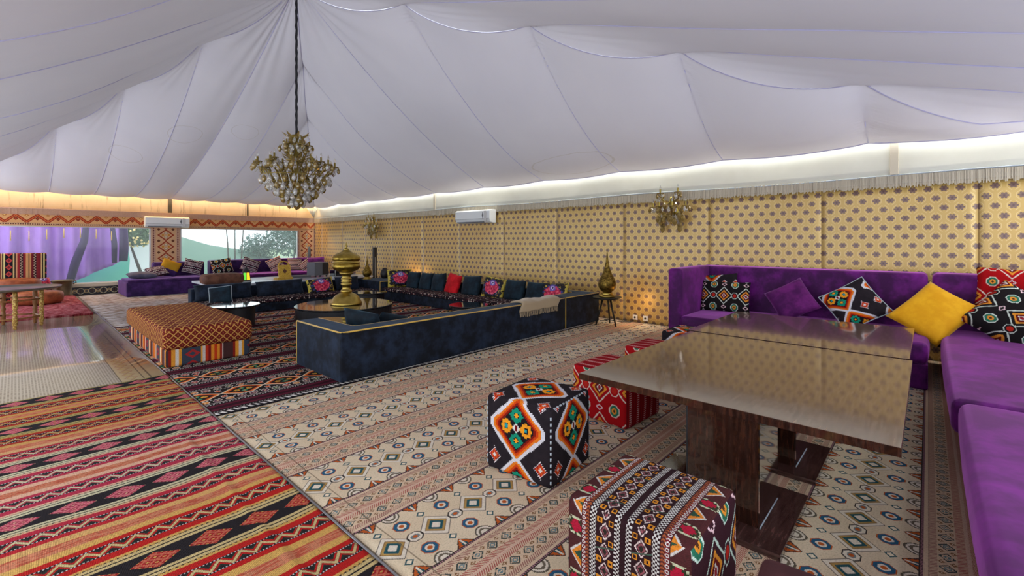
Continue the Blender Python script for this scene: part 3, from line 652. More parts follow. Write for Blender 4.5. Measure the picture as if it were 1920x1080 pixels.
# window wall
wb = struct(box('wall_back', (LX, WY+.02, 2.02), (WX, WY+.08, 3.0), M['warmcloth'], uvs=lambda co, n: (co.x, co.z)))
box('zigzag_band', (LX, WY-.03, 1.77), (WX, WY+.03, 2.075), M['zig'], wb, .004, uvs=lambda co, n: (co.x-.02, co.z+.01))
fringe('lace_fringe', (LX, WX, WY-.045), 900, 2.05, 2.20, 'x', M['pinkfringe'], wb, .012)
tube('lace_cord', [(LX, WY-.045, 2.2), (WX, WY-.045, 2.2)], .008, M['pinkfringe'], wb, 6)
for px, w in ((2.92, .34), (6.91, .29)):
    box('pillar_panel', (-w, -.03, .30), (w, .05, 1.77), M['pillar'], wb, .004, loc=(px, WY, 0), uvs=lambda co, n: (co.x, co.z))
for px, w in ((3.02, .045), (5.05, .022)): box('drip_stain_strip', (px-w, WY+.004, 2.2), (px+w, WY+.02, 2.62), M['pot'], wb)  # dark drip stains on the cloth, built as thin strips
sill = struct(box('trim_1', (LX, WY-.08, .215), (WX, WY+.08, .31), M['sill'], None, .01)); sill['label'] = 'cream sill under the windows'
nt = 40; tb = struct(box('baseboard_back', (LX, WY-.02, 0), (WX, WY+.06, .215), M['black'])); tb['label'] = 'dark interlace tile base under the windows'
tw = .22
base_tile = None
x = LX + .01
tile_me = None
while x < WX - .1:
    if tile_me is None:
        t0 = box('tile', (0, 0, 0), (tw-.006, .018, .205), M['tiles'], tb, .003, loc=(x, WY-.036, .005), uvs=lambda co, n: (co.x+.003, co.z+.005)); tile_me = t0
    else: copy_part(tile_me, tb, (x, WY-.036, .005))
    x += tw
# panes
for i, (a, b, m) in enumerate(((LX, 2.58, 'pane'), (3.26, 6.62, 'pane2'))):
    w = struct(mesh_obj('window_%d' % (i+1), [(a,WY+.01,.31),(b,WY+.01,.31),(b,WY+.01,1.77),(a,WY+.01,1.77)], [(0,1,2,3)], M[m]))
    w['label'] = ('clear plastic window in front of purple drapery', 'hazy greenish plastic window with trees beyond')[i]
    fr_ = []
    for p, q_ in (((a,.31),(b,.33)), ((a,1.75),(b,1.77)), ((a,.31),(a+.03,1.77)), ((b-.03,.31),(b,1.77))):
        box('window_frame', (p[0], WY-.02, p[1]), (q_[0], WY+.04, q_[1]), M['frame'], w)
# left wall and wall behind the camera: same make, with long openings
for nm, horiz in (('wall_left', False), ('wall_front', True)):
    def bx(n_, s0, s1, z0, z1, par=None):
        if horiz: return box(n_, (s0, FY-.08, z0), (s1, FY, z1), M['plain_wall'], par)
        return box(n_, (LX-.08, s0, z0), (LX, s1, z1), M['plain_wall'], par)
    lo, hi = (LX, WX) if horiz else (FY, WY)
    w = struct(bx(nm, lo, hi, 2.35, 3.0)); bx('sill_panel', lo, hi, 0, .30, w)
    n = 3 if horiz else 5
    for k in range(n+1):
        c = lo + (hi-lo)*k/n; bx('post_panel', max(lo, c-.15), min(hi, c+.15), .30, 2.35, w)

# tent ceiling: four hipped faces of cloth strips, tied up along the hips
PK = Vector((2.98, 7.30, 5.43)); EZ = 2.60; AX0, AX1, AY0, AY1 = -1.06, 7.06, -1.15, 15.76
TIE = 0.2
def roof(face, t, s):
    # face 0:+x 1:-x 2:+y 3:-y ; t 0 peak..1 eave, s -1..1 across
    c = abs(t*s)
    if face < 2:
        ax = (AX1-PK.x) if face == 0 else (AX0-PK.x)
        x = PK.x + ax*t; lat = t*s*((AY1-PK.y) if s > 0 else (PK.y-AY0)); y = PK.y + lat; run = abs(ax); W = 8.45
    else:
        ay = (AY1-PK.y) if face == 2 else (AY0-PK.y)
        y = PK.y + ay*t; lat = t*s*((AX1-PK.x) if s > 0 else (PK.x-AX0)); x = PK.x + lat; run = abs(ay); W = 4.06
    z = PK.z - (PK.z-EZ)*t
    tau = (t-c)/(1-c) if c < .999 else 0
    kk = (0.47, 0.36, 0.60, 0.04)[face]
    z -= kk*(1-c)*4*tau*(1-tau)*(0.55 + 0.45*min(1, c/0.2)) if c < .999 else 0
    fr_ = (c/TIE) % 1.0
    dist = (t-c)*run
    z -= 0.25*sin(pi*fr_)**0.7*exp(-dist/(0.65, 0.65, 0.65, 0.45)[face])*min(1, (1-t)/0.12 + 0.25) + 0.035*sin(pi*fr_)*min(1, 2*tau)
    # pleats fanning out of the ties and of the peak
    kt = round(c/TIE); dl = (c - kt*TIE)*W; r = sqrt(dl*dl + dist*dist)
    if kt > 0 and r < 2.0:
        th = atan2(dl, dist + 1e-6); z += 0.014*sin(th*15 + kt*2 + face)*exp(-r/0.55)*(1-exp(-r/0.10))*cos(th)**2
    d0 = t*run
    z += 0.022*sin(s*23 + face*1.3 + 2*sin(s*5))*exp(-d0/1.5)*(1-exp(-d0/.25))*(1-s*s*.6)
    z += 0.006*sin(x*2.3 + y*1.1)*sin(y*1.7 - x*.6)*tau*(1-tau)*4
    return (x, y, z)
ceil_parts = []
geos = []
for f_ in range(4):
    nt_, ns_ = 110, 200
    V, Fc = grid_geo(ns_, nt_, lambda s, t, f_=f_: roof(f_, max(t, 0.004), s*2-1))
    geos.append((V, [tuple(reversed(p)) for p in Fc]))
V, Fc = join_geo(geos)
ceiling = struct(mesh_obj('ceiling', V, Fc, M['tent'], uvs=lambda co, n: (co.x, co.y), smooth_=True)); ceiling['label'] = 'pale sagging tent cloth rising to one peak'
for f_ in range(4):
    for k in range(-4, 5):
        c = k*TIE
        def pth(n=44):
            out = []
            for i in range(n+1):
                t = max(abs(c), .03) + (1-max(abs(c), .03))*i/n; x, y, z = roof(f_, t, c/t); out.append((x, y, z-.006))
            return out
        tube('seam', pth(), .0055, M['seam'], ceiling, 5)
for f_, s in ((0, 1), (0, -1), (1, 1), (1, -1)):
    pts = []
    for i in range(121):
        t = .03 + .97*i/120; x, y, z = roof(f_, t, s); pts.append((x, y, z-.006))
    tube('hip_seam', pts, .0065, M['hip'], ceiling, 5)
for pts in ([roof(0, 1, -1+2*i/150) for i in range(151)], [roof(2, 1, -1+2*i/100) for i in range(101)]):
    tube('hem', pts, .010, M['hip'], ceiling, 5)
# tied gather where the valances meet in the far corner
for k in range(9):
    a = k/8*pi/2; d = Vector((-cos(a), -sin(a), 0))
    tube('corner_pleat', [(WX-.06, WY-.06, 2.24), (WX-.06+d.x*.12, WY-.06+d.y*.12, 2.42), (WX-.02+d.x*.30, WY-.02+d.y*.30, 2.60)], [.012, .018, .006], M['valance'], wb, 5)

# warm light strip, and an added white emitter imitating daylight, lying on top of the wall, behind the hem of the ceiling
def strip(name, label, a, b, col, pw):
    m = mat(name, (0.9, 0.9, 0.9), emit=(col, pw)); d = Vector(b)-Vector(a)
    o = tube('light_strip', [a, b], .012, m, None, 6); tag(o, label, 'light strip'); return o
strip('warm_led', 'warm amber light strip above the window wall', (LX+.1, WY-.06, 2.86), (WX-.2, WY-.06, 2.86), (1.0, 0.62, 0.22), 60)
strip('daylight_fill', 'added white emitter imitating daylight above the brocade wall', (WX-.07, FY+.1, 2.86), (WX-.07, WY-.3, 2.86), (1.0, 0.97, 0.86), 55)
M['roof_cover'] = mat('outer_cover', srgb(150, 146, 140), rough=0.9)
wc = struct(mesh_obj('trim_2', [(WX+.09,FY,3.0),(WX+.09,WY+.1,3.0),(AX1-.35,WY+.1,3.12),(AX1-.35,FY,3.12),(WX+.09,FY,3.02),(WX+.09,WY+.1,3.02),(AX1-.35,WY+.1,3.14),(AX1-.35,FY,3.14)], [(0,1,2,3),(7,6,5,4),(0,4,5,1),(1,5,6,2),(2,6,7,3),(3,7,4,0)], M['roof_cover'])); wc['label'] = 'eave cover above the brocade wall'
wc = struct(mesh_obj('trim_3', [(LX,WY+.09,3.0),(WX,WY+.09,3.0),(WX,AY1-.35,3.12),(LX,AY1-.35,3.12),(LX,WY+.09,3.02),(WX,WY+.09,3.02),(WX,AY1-.35,3.14),(LX,AY1-.35,3.14)], [(3,2,1,0),(4,5,6,7),(0,1,5,4),(1,2,6,5),(2,3,7,6),(3,0,4,7)], M['roof_cover'])); wc['label'] = 'eave cover above the window wall'

# ------------------------------------------------------------------ outside
M['lawn'] = mat('lawn', fn=lambda u, v: lay(srgb(110, 130, 96), srgb(150, 160, 130), noise(vec(u, v), 3, 3)), rough=0.95)
M['hill'] = mat('green_slope', fn=lambda u, v: lay(srgb(88, 114, 98), srgb(108, 130, 116), noise(vec(u, v), 1.2, 3)), rough=0.95)
M['turq'] = mat('turquoise_tarpaulin', fn=lambda u, v: lay(srgb(96, 196, 172), srgb(130, 214, 190), noise(vec(u, v), 3, 3)), rough=0.6)
M['drape'] = mat('violet_drapery', fn=lambda u, v: lay(srgb(150, 104, 196), srgb(178, 136, 216), noise(vec(u*3, v), 4, 3)), rough=0.8, sheen=0.2)
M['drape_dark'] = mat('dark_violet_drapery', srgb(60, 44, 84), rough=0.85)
M['bark'] = mat('bark', srgb(76, 70, 66), rough=0.9)
M['leaf'] = mat('leaf_green', srgb(96, 124, 84), rough=0.7)
M['leaf2'] = mat('grey_leaf', srgb(84, 106, 98), rough=0.7)
M['citrus'] = mat('citrus_fruit', srgb(236, 214, 140), rough=0.5)
M['white_wall'] = mat('garden_wall', srgb(226, 236, 236), rough=0.9)
struct(mesh_obj('ground', [(-40,WY+.1,-.06),(60,WY+.1,-.06),(60,90,-.06),(-40,90,-.06)], [(0,1,2,3)], M['lawn'], uvs=lambda co, n: (co.x, co.y)))
V, Fc = grid_geo(40, 10, lambda s, t: (2.9+14*s, 21.5+5*t+.3*sin(s*9), (-.06 if t == 0 else max(-.05, (2.05-2.05*min(1, s*14/8.2))*min(1, t*1.6)*1.05 + .05*sin(s*31+t*5)))))
tag(mesh_obj('green_slope', V, Fc, M['hill'], uvs=lambda co, n: (co.x, co.z+co.y*.3), smooth_=True), 'pale green slope falling away behind the hazy window', 'slope')
# violet drapery hung outside the first window
def drape(s, t):
    x = -2.6 + 4.85*s; bot = 0.05 + (0.0 if s < .70 else (s-.70)/.30*0.75); z = bot + (2.3-bot)*t
    return (x, 18.2 + .10*sin(x*9 + 1.2*sin(x*3))*(1.1-.5*t) + .06*sin(x*21) - .9*max(0, t-.7)*0, z)
V, Fc = grid_geo(160, 14, drape)
o = tag(mesh_obj('drapery', V, Fc, M['drape'], uvs=lambda co, n: (co.x, co.z), smooth_=True), 'violet drapery hanging outside behind the clear window', 'curtain'); o.modifiers.new('th', 'SOLIDIFY').thickness = .01
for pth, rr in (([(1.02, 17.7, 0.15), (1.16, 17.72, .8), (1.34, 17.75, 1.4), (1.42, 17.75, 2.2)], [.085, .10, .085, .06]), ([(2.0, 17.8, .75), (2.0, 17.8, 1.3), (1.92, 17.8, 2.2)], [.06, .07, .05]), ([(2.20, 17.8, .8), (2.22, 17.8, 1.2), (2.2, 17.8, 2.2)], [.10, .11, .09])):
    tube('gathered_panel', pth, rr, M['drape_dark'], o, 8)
for i in range(8):
    x = -.4 + i*.33; tube('tassel', [(x, 17.6, 1.72-.05*sin(i)), (x, 17.6, 1.45-.05*sin(i))], [.008, .014], M['gold_pipe'], o, 5)
tarp = tag(mesh_obj('tarpaulin', [(1.1,18.9,0),(2.45,18.9,0),(2.5,18.9,.8),(2.45,18.9,1.2),(2.3,18.9,1.15),(2.2,18.9,.75),(1.5,18.9,.42),(1.1,18.9,.1)], [(0,1,2,3,4,5,6,7)], M['turq'], uvs=lambda co, n: (co.x, co.z)), 'turquoise tarpaulin below the violet drapery outside', 'tarpaulin'); tarp.modifiers.new('th', 'SOLIDIFY').thickness = .08
tag(box('garden_wall', (2.35, 20.75, -.06), (3.9, 20.9, 1.35), M['white_wall'], None, .02), 'pale garden wall behind the citrus tree', 'wall')
def leaves(name, n, cen, rad, size, m, par, seed, squash=1.0):
    r = random.Random(seed); V, Fc = [], []
    for i in range(n):
        d = Vector((r.gauss(0,1), r.gauss(0,1), r.gauss(0,1))).normalized()*(r.random()**.45)
        p = Vector(cen) + Vector((d.x*rad[0], d.y*rad[1], d.z*rad[2])); a, b = Vector((r.gauss(0,1), r.gauss(0,1), r.gauss(0,1))).normalized(), Vector((r.gauss(0,1), r.gauss(0,1), r.gauss(0,1))).normalized()
        k = len(V); s = size*r.uniform(.6, 1.3)
        V += [tuple(p - a*s), tuple(p + b*s*.4), tuple(p + a*s), tuple(p - b*s*.4)]; Fc.append((k, k+1, k+2, k+3))
    return stuff(mesh_obj(name, V, Fc, m, par))
def tree(label, trunk, r0, cen, rad, n, size, m, seed, name='tree', fruit=0):
    t = thing(name, label, 'tree', trunk[0]); b = Vector(trunk[0])
    tube('trunk', [tuple(Vector(p)-b) for p in trunk], [r0*(1-.5*i/(len(trunk)-1)) for i in range(len(trunk))], M['bark'], t, 8)
    c = Vector(cen)-b
    for i in range(5):
        a = i*1.25+seed; tube('branch', [tuple(Vector(trunk[-1])-b), tuple(c + Vector((rad[0]*.6*cos(a), rad[1]*.6*sin(a), rad[2]*(.2+.15*(i % 3)))))], [r0*.4, r0*.12], M['bark'], t, 5)
    leaves('foliage', n, tuple(c), rad, size, m, t, seed)
    if fruit:
        r = random.Random(seed); g = []
        for i in range(fruit):
            d = Vector((r.gauss(0,1), -abs(r.gauss(0,1)), r.gauss(0,1))).normalized(); p = c + Vector((d.x*rad[0], d.y*rad[1], d.z*rad[2]))
            v, f2 = lathe_geo([(.001,-.035),(.025,-.025),(.036,0),(.025,.025),(.001,.035)], 8, p.x, p.y); g.append(([(a, b_, z+p.z) for a, b_, z in v], f2))
        V, Fc = join_geo(g); stuff(mesh_obj('fruit', V, Fc, M['citrus'], t, smooth_=True))
    return t
tree('citrus tree with pale fruit and leaning trunk beside the drapery', [(3.05,20,-.06),(2.85,20,.6),(2.68,20,1.2)], .06, (2.85,20,1.75), (.55,.6,.55), 2600, .07, M['leaf'], 3, 'citrus_tree', 60)
tree('slender young tree with two trunks seen through the hazy window', [(5.9,21,-.06),(5.85,21,1.2),(5.75,21,2.6)], .035, (5.75,21,3.3), (.7,.6,.6), 900, .09, M['leaf2'], 5, 'slender_tree')
tree('middle slender tree of the bare-stemmed trio outside', [(6.05,20.8,-.06),(6.05,20.8,1.2),(6.05,20.8,2.6)], .035, (6.05,20.8,3.3), (.7,.6,.6), 900, .09, M['leaf2'], 6, 'slender_tree')
tree('slender tree leaning right, nearest the grey-leaved trees outside', [(6.2,20.6,-.06),(6.25,20.6,1.2),(6.35,20.6,2.6)], .035, (6.4,20.6,3.3), (.7,.6,.6), 900, .09, M['leaf2'], 8, 'slender_tree')
tree('broad grey-green leafy tree at the right end of the hazy window', [(9.2,23,-.06),(9.3,23,.8),(9.5,23,1.6)], .06, (9.4,23,1.6), (1.5,1.0,1.0), 4200, .09, M['leaf2'], 9, 'leafy_tree')
tree('grey-green bush at the foot of the slope outside', [(8.0,24,-.06),(8.0,24,.5)], .05, (8.0,24,1.0), (.9,.8,.8), 2200, .08, M['leaf2'], 10, 'leafy_bush')
tree('small feathery tree above the slope near the first pillar', [(5.2,26.6,-.06),(5.2,26.6,2.0)], .05, (5.2,26.6,2.6), (.6,.6,.5), 1200, .08, M['leaf2'], 12, 'feathery_tree')
# ------------------------------------------------------------------ rugs and floor coverings
EDGE = 1.06
flat = lambda x, y: 0.0
def rump(x, y): return (.004 if x < 1.19 else 0.0) + .0022*sin(x*7+2*sin(y*3))*sin(y*9+sin(x*5)) + .0015*sin(y*23+x*3)*max(0, 1-(x-EDGE)/1.2)
o = slab('beige_carpet', EDGE+.02, WX-.01, FY+.05, 4.60, 0.001, .010, 120, 110, lambda x, y: max(-.002, rump(x, y)), M['carpet'])
tag(o, 'beige kilim carpet with diamond rows and pink bands, covering the right half', 'carpet')
o = slab('dark_kilim', EDGE+.02, 6.55, 4.145, 9.60, 0.0125, .008, 90, 90, lambda x, y: .0015*sin(x*8)*sin(y*7), M['dark'])
tag(o, 'dark kilim with chained orange hexagons inside the navy sofas', 'rug')
o = slab('vinyl_sheet', LX+.02, EDGE-.012, 5.6, 11.6, 0.001, .022, 4, 4, flat, M['vinyl']); tag(o, 'glossy beige vinyl floor sheet reflecting the window', 'floor sheet')
def wavy(x, y): return .007*sin(y*11+1.5*sin(x*2.2))*(.5+.5*sin(x*1.7+y)) + .006*exp(-((x-.80)/.022)**2) - .004*exp(-((x-.84)/.02)**2) + .004*sin(x*9+y*4)*exp(-((x-.9)/.3)**2)
o = slab('red_kilim', LX+.02, EDGE-.012, FY+.05, 5.75, 0.024, .008, 150, 320, lambda x, y: max(-.004, wavy(x, y)), M['red'])
tag(o, 'red striped kilim with black lozenge bands in the foreground', 'rug')
slab_u = slab('underlay', LX+.02, EDGE-.012, FY+.05, 5.6, 0.001, .022, 2, 2, flat, M['floor']); tag(slab_u, 'grey underlay sheet beneath the red striped kilim', 'underlay')
tr = struct(box('trim_4', (EDGE-.007, FY+.02, 0.0), (EDGE+.005, 12.2, .028), M['alu'], None, .003)); tr['label'] = 'thin metal edge strip between kilim and carpet'
o = slab('grey_rug', EDGE+.02, 7.0, 9.62, 15.9, 0.001, .012, 40, 40, lambda x, y: .002*sin(x*5)*sin(y*6), M['greyrug']); tag(o, 'grey and white berber rug before the far purple sofa', 'rug')
o = slab('shaggy_rug', LX+.1, EDGE-.06, 11.55, 15.6, 0.001, .055, 60, 80, lambda x, y: .012*sin(y*21+3*sin(x*4))*sin(x*13), M['shag']); tag(o, 'thick red and pink shaggy rug under the leather poufs', 'rug')

FL = 0.011   # top of the carpet
FD = 0.0235  # top of the dark kilim
# ------------------------------------------------------------------ glossy tables
def table(label, x0, x1, y0, y1, peds):
    t = thing('lounge_table', label, 'table', ((x0+x1)/2, (y0+y1)/2, FL)); cx, cy = (x0+x1)/2, (y0+y1)/2
    box('table_top', (x0-cx, y0-cy, .562), (x1-cx, y1-cy, .600), M['tabletop'], t, .002, 1)
    for s in ((x0-cx-.001, y0-cy-.001, x0-cx+.004, y1-cy+.001),): box('edge_band', (s[0], s[1], .563), (s[2], s[3], .599), M['veneer'], t)
    for (a, b, c, d) in peds:
        p = box('base_plate', (a-cx, .47-cy, .001), (b-cx, 1.20-cy, .030), M['veneer_base'], t, .002, 1)
        box('pedestal', (c-cx, .59-cy, .030), (d-cx, .93-cy, .562), M['veneer'], t, .002, 1)
        box('mirror_panel', (c-cx, .586-cy, .031), (d-cx, .5905-cy, .560), M['mirror'], t); tube('glue_bead', [(c-cx, .585-cy, .032), (d-cx, .585-cy, .032)], .002, M['white_pipe'], t, 5)
        box('corner_strip', (c-cx-.002, .925-cy, .030), (c-cx+.006, .932-cy, .562), M['black'], t)
    return t
table('front glossy dark veneer table, nearest the kilim poufs', 2.28, 4.00, .075, 1.54, [(2.23, 2.86, 2.37, 2.72), (3.06, 3.62, 3.17, 3.50)])
table('rear glossy dark veneer table, against the purple sofa', 4.035, 5.48, .09, 1.58, [(4.35, 5.25, 4.55, 5.05)])

# ------------------------------------------------------------------ cube poufs
def pouf(label, c, size, h, rz, mats, uvs, midx=None, edge=None, z=FL, puff=.012, group='kilim cube poufs around the tables', bev=.035):
    s = size/2; t = thing('cube_pouf', label, 'pouf', (c[0], c[1], z), rz, group)
    box('body', (-s, -s, 0), (s, s, h), None, t, bev, 4, uvs=uvs, mats=mats, midx=midx, puff=puff, sub=2, smooth_=True)
    if edge:
        r = .006; k = s-.008
        for sx in (-1, 1):
            for sy in (-1, 1):
                pts = [(sx*k, sy*k, .03+i*(h-.06)/24) for i in range(25)]
                for i in range(0, 24, 2): tube('edge_stitch', [pts[i], pts[i+1]], r, edge, t, 5) if (sx < 0 or sy < 0) and (sx*sy > 0 or sy < 0 or sx < 0) else None
        hz = h-.008
        for i in range(0, 24, 2):
            a = -s+.04+i*(size-.08)/24; b = a+(size-.08)/24
            tube('edge_stitch', [(a, -k, hz), (b, -k, hz)], r, edge, t, 5)
    return t
def uv_k1(co, n):
    a = (abs(n.x), abs(n.y), abs(n.z)); k = a.index(max(a)); h = .22
    return (co.y, co.z-.295) if k == 0 else ((co.x, co.z-.295) if k == 1 else (co.y, co.x))
pouf('black cube pouf with orange and white hexagon medallions', (2.22, 1.80), .47, .45, .10, [M['k1']], uv_k1, edge=M['white_pipe'])
def uv_band(co, n):
    a = (abs(n.x), abs(n.y), abs(n.z)); k = a.index(max(a))
    if k == 0: return (co.y, co.z-.46 if n.x < 0 else -co.z+.46+.48)
    if k == 2: return (co.y, co.x+.24)
    return (co.x, co.z)
pouf('maroon cube pouf with checkered bands over its top, before the front table', (1.60, .755), .46, .46, 0.02, [M['brown'], M['brown_side']], uv_band, lambda p: 1 if abs(p.normal.y) > max(abs(p.normal.x), abs(p.normal.z)) else 0)
pouf('maroon cube pouf at the bottom edge of the photo beside the front table', (1.335, .13), .44, .445, .1, [M['brown_side'], M['maroon']], boxuv, lambda p: 1 if p.normal.z > .35 else 0)
def uv_red(co, n):
    a = (abs(n.x), abs(n.y), abs(n.z)); k = a.index(max(a))
    return (co.y+.02, co.z-.27) if k == 0 else ((co.x, co.z) if k == 1 else (co.x, co.y))
rm = lambda p: 0 if abs(p.normal.x) >= max(abs(p.normal.y), abs(p.normal.z)) else 1
pouf('scarlet cube pouf with gold diamonds, left of the front table', (3.28, 1.86), .50, .40, -.06, [M['k2r'], M['redband']], uv_red, rm)
pouf('scarlet cube pouf mostly hidden behind the table corner', (4.14, 1.89), .48, .40, 0, [M['k2r'], M['redband']], uv_red, rm)
pouf('black cube pouf just showing behind the rear table corner', (4.98, 1.90), .48, .42, 0, [M['k1']], uv_k1)

# ------------------------------------------------------------------ purple corner sofa
def sofa_unit(name, label, loc): return thing(name, label, 'sofa', loc)
ps = thing('purple_sofa', 'purple velvet sofa section along the brocade wall with tall arm', 'sofa', (6.3, 1.2, FL))
def pb(n_, a, b, m='purple', bev=.05, par=None, puff=0, seg=4): return box(n_, (a[0]-6.3, a[1]-1.2, a[2]), (b[0]-6.3, b[1]-1.2, b[2]), M[m], par or ps, bev, seg, puff=puff, sub=2 if puff else 0, smooth_=True if puff else None)
pb('base', (5.72, 0.0, 0), (7.04, 2.47, .24), bev=.02)
pb('seat_cushion', (5.70, 0.0, .235), (6.80, 2.33, .44), bev=.055, puff=.015)
pb('backrest', (6.70, -.0, .235), (7.06, 2.47, 1.035), bev=.06)
pb('arm', (5.70, 2.31, .235), (6.80, 2.49, 1.04), bev=.06)
ps2 = thing('purple_sofa', 'purple velvet corner section with long lit seats at the right edge', 'sofa', (6.3, 1.2, FL))
pb('base', (1.6, -1.35, 0), (7.04, -.16, .24), bev=.02, par=ps2)
pb('seat_cushion', (3.76, -1.12, .235), (6.76, -.10, .455), bev=.07, par=ps2, puff=.015)
pb('seat_cushion', (1.6, -1.12, .235), (3.73, -.13, .46), bev=.07, par=ps2, puff=.015)
pb('backrest', (6.70, -1.30, .235), (7.06, -.035, 1.04), bev=.07, par=ps2)
pb('backrest', (1.6, -1.50, .235), (6.69, -1.12, 1.04), bev=.07, par=ps2)

# cushions on it
IN = pi   # facing -x
SX = 6.52
pillow('cushion', 'black medallion cushion with grey side bands by the purple arm', (SX-.06, 2.02, .655), .62, .42, .16, IN+.12, .3, 0, M['k2'], 1, cat='cushion', uvo=(.0, .0))
pillow('cushion', 'small black cushion with orange hexagon behind the medallion cushion', (SX+.04, 2.10, .74), .44, .42, .13, IN, .22, .12, M['k1'], 2, uvo=(.1, .1))
pillow('cushion', 'plain plum velvet cushion in the middle of the purple sofa', (SX-.06, 1.24, .67), .46, .46, .16, IN, .50, pi/4-.2, M['plum'], 3)
pillow('cushion', 'black hexagon kilim cushion stood on its corner', (SX-.06, .62, .68), .50, .50, .15, IN, .50, pi/4-.15, M['k1'], 4, piping=M['white_pipe'], uvo=(.10, -.12))
pillow('cushion', 'mustard yellow velvet cushion stood on its corner', (SX-.17, -.04, .665), .60, .50, .17, IN+.05, .66, pi/4+.12, M['yellow'], 5)
pillow('cushion', 'plump black medallion cushion at the right edge', (SX-.18, -.60, .68), .58, .54, .24, IN+.1, .5, pi/4+.1, M['k2'], 6, uvo=(.03, .05))
pillow('cushion', 'scarlet kilim cushion leaning over the backrest at the right edge', (SX+.08, -.66, .93), .62, .40, .12, IN, .2, -.05, M['k2r'], 7, uvo=(.06, .1))

# ------------------------------------------------------------------ navy sofas
def nbox(par, o3, n_, a, b, m='navy', bev=.03, **kw): return box(n_, tuple(a[i]-o3[i] for i in range(3)), tuple(b[i]-o3[i] for i in range(3)), M[m], par, bev, 3, **kw)
def gp(par, o3, pts, closed=False): return tube('gold_piping', [tuple(p[i]-o3[i] for i in range(3)) for p in pts], .008, M['gold_pipe'], par, 6, closed)
o3 = (4.0, 4.7, 0); nv = thing('navy_sofa', 'low navy velvet sofa with gold piping, back turned to the carpet', 'sofa', (4.0, 4.7, .0235))
nbox(nv, o3, 'base', (2.37, 4.41, 0), (5.81, 5.215, .20), bev=.015)
prism('back_and_arm', [(x-o3[0], y-o3[1]) for x, y in ((2.13,4.19),(5.82,4.19),(5.82,4.42),(2.38,4.42),(2.38,5.22),(2.13,5.22))], 0, .49, M['navy'], nv)
nbox(nv, o3, 'seat_cushion', (2.385, 4.425, .20), (5.80, 5.24, .27), 'seat', .025)
h = .484
gp(nv, o3, [(5.81, 4.195, h), (2.20, 4.195, h), (2.14, 4.205, h), (2.135, 4.26, h), (2.135, 5.21, h)])
gp(nv, o3, [(5.80, 4.415, h), (2.44, 4.415, h), (2.385, 4.47, h), (2.375, 5.2, h)])
gp(nv, o3, [(2.135, 5.215, .01), (2.135, 5.215, h)])
o3 = (6.3, 7.2, 0); nr = thing('navy_sofa', 'long navy velvet sofa along the brocade wall, strewn with cushions', 'sofa', (6.3, 7.2, .0235))
nbox(nr, o3, 'base', (5.88, 4.56, 0), (6.82, 9.55, .20), bev=.015)
nbox(nr, o3, 'end_panel', (5.835, 4.195, 0), (6.82, 4.55, .49), bev=.02)
nbox(nr, o3, 'backrest', (6.58, 4.55, 0), (6.82, 9.58, .49), bev=.02)
nbox(nr, o3, 'seat_cushion', (5.86, 4.56, .20), (6.575, 9.55, .27), 'seat', .025)
gp(nr, o3, [(5.83, 4.192, .01), (5.83, 4.192, h), (6.81, 4.197, h), (6.815, 9.55, h)])
gp(nr, o3, [(6.575, 9.55, h), (6.575, 4.60, h), (6.5, 4.545, h), (5.88, 4.545, h)])
o3 = (4.2, 10.1, 0); nf = thing('navy_sofa', 'navy velvet sofa on the far side of the round table', 'sofa', (4.2, 10.1, .0235))
nbox(nf, o3, 'base', (2.28, 9.62, 0), (5.84, 10.62, .16), bev=.015)
nbox(nf, o3, 'backrest', (2.28, 10.42, 0), (5.84, 10.64, .45), bev=.02)
nbox(nf, o3, 'seat_cushion', (2.30, 9.60, .16), (5.82, 10.41, .23), 'seat', .025)
o3 = (6.3, 10.1, 0); nc = thing('navy_corner_block', 'navy velvet corner block between the two navy sofas', 'sofa', (6.3, 10.1, .0235))
nbox(nc, o3, 'block', (5.85, 9.60, 0), (6.82, 10.64, .42)); gp(nc, o3, [(5.86, 9.605, .02), (5.86, 9.605, .41), (6.8, 9.605, .41)])

S = -pi/2   # facing -y
zf = .255
pillow('cushion', 'long navy back cushion at the left end of the far navy sofa', (2.78, 10.22, .40), 1.02, .34, .18, S, .25, 0, M['navy'], 11)
pillow('cushion', 'navy back cushion left of the floral one on the far sofa', (3.84, 10.22, .40), .98, .34, .18, S, .25, .02, M['navy'], 12)
pillow('cushion', 'navy cushion with pale piping tipped on the far sofa end', (2.62, 9.84, .38), .38, .34, .12, S-.45, .35, .12, M['navy2'], 13, piping=M['white_pipe'])
pillow('cushion', 'floral gold and magenta cushion on the far navy sofa', (4.66, 10.12, .39), .62, .36, .16, S, .3, .08, M['floral'], 14)
pillow('cushion', 'navy cushion right of the floral cushion behind the brass vessel', (5.34, 10.20, .40), .60, .33, .17, S, .25, 0, M['navy'], 15)
pillow('cushion', 'floral gold and magenta cushion in the corner of the navy sofas', (6.30, 9.44, .50), .62, .44, .15, S-.3, .2, 0, M['floral'], 16)
RX = 6.42
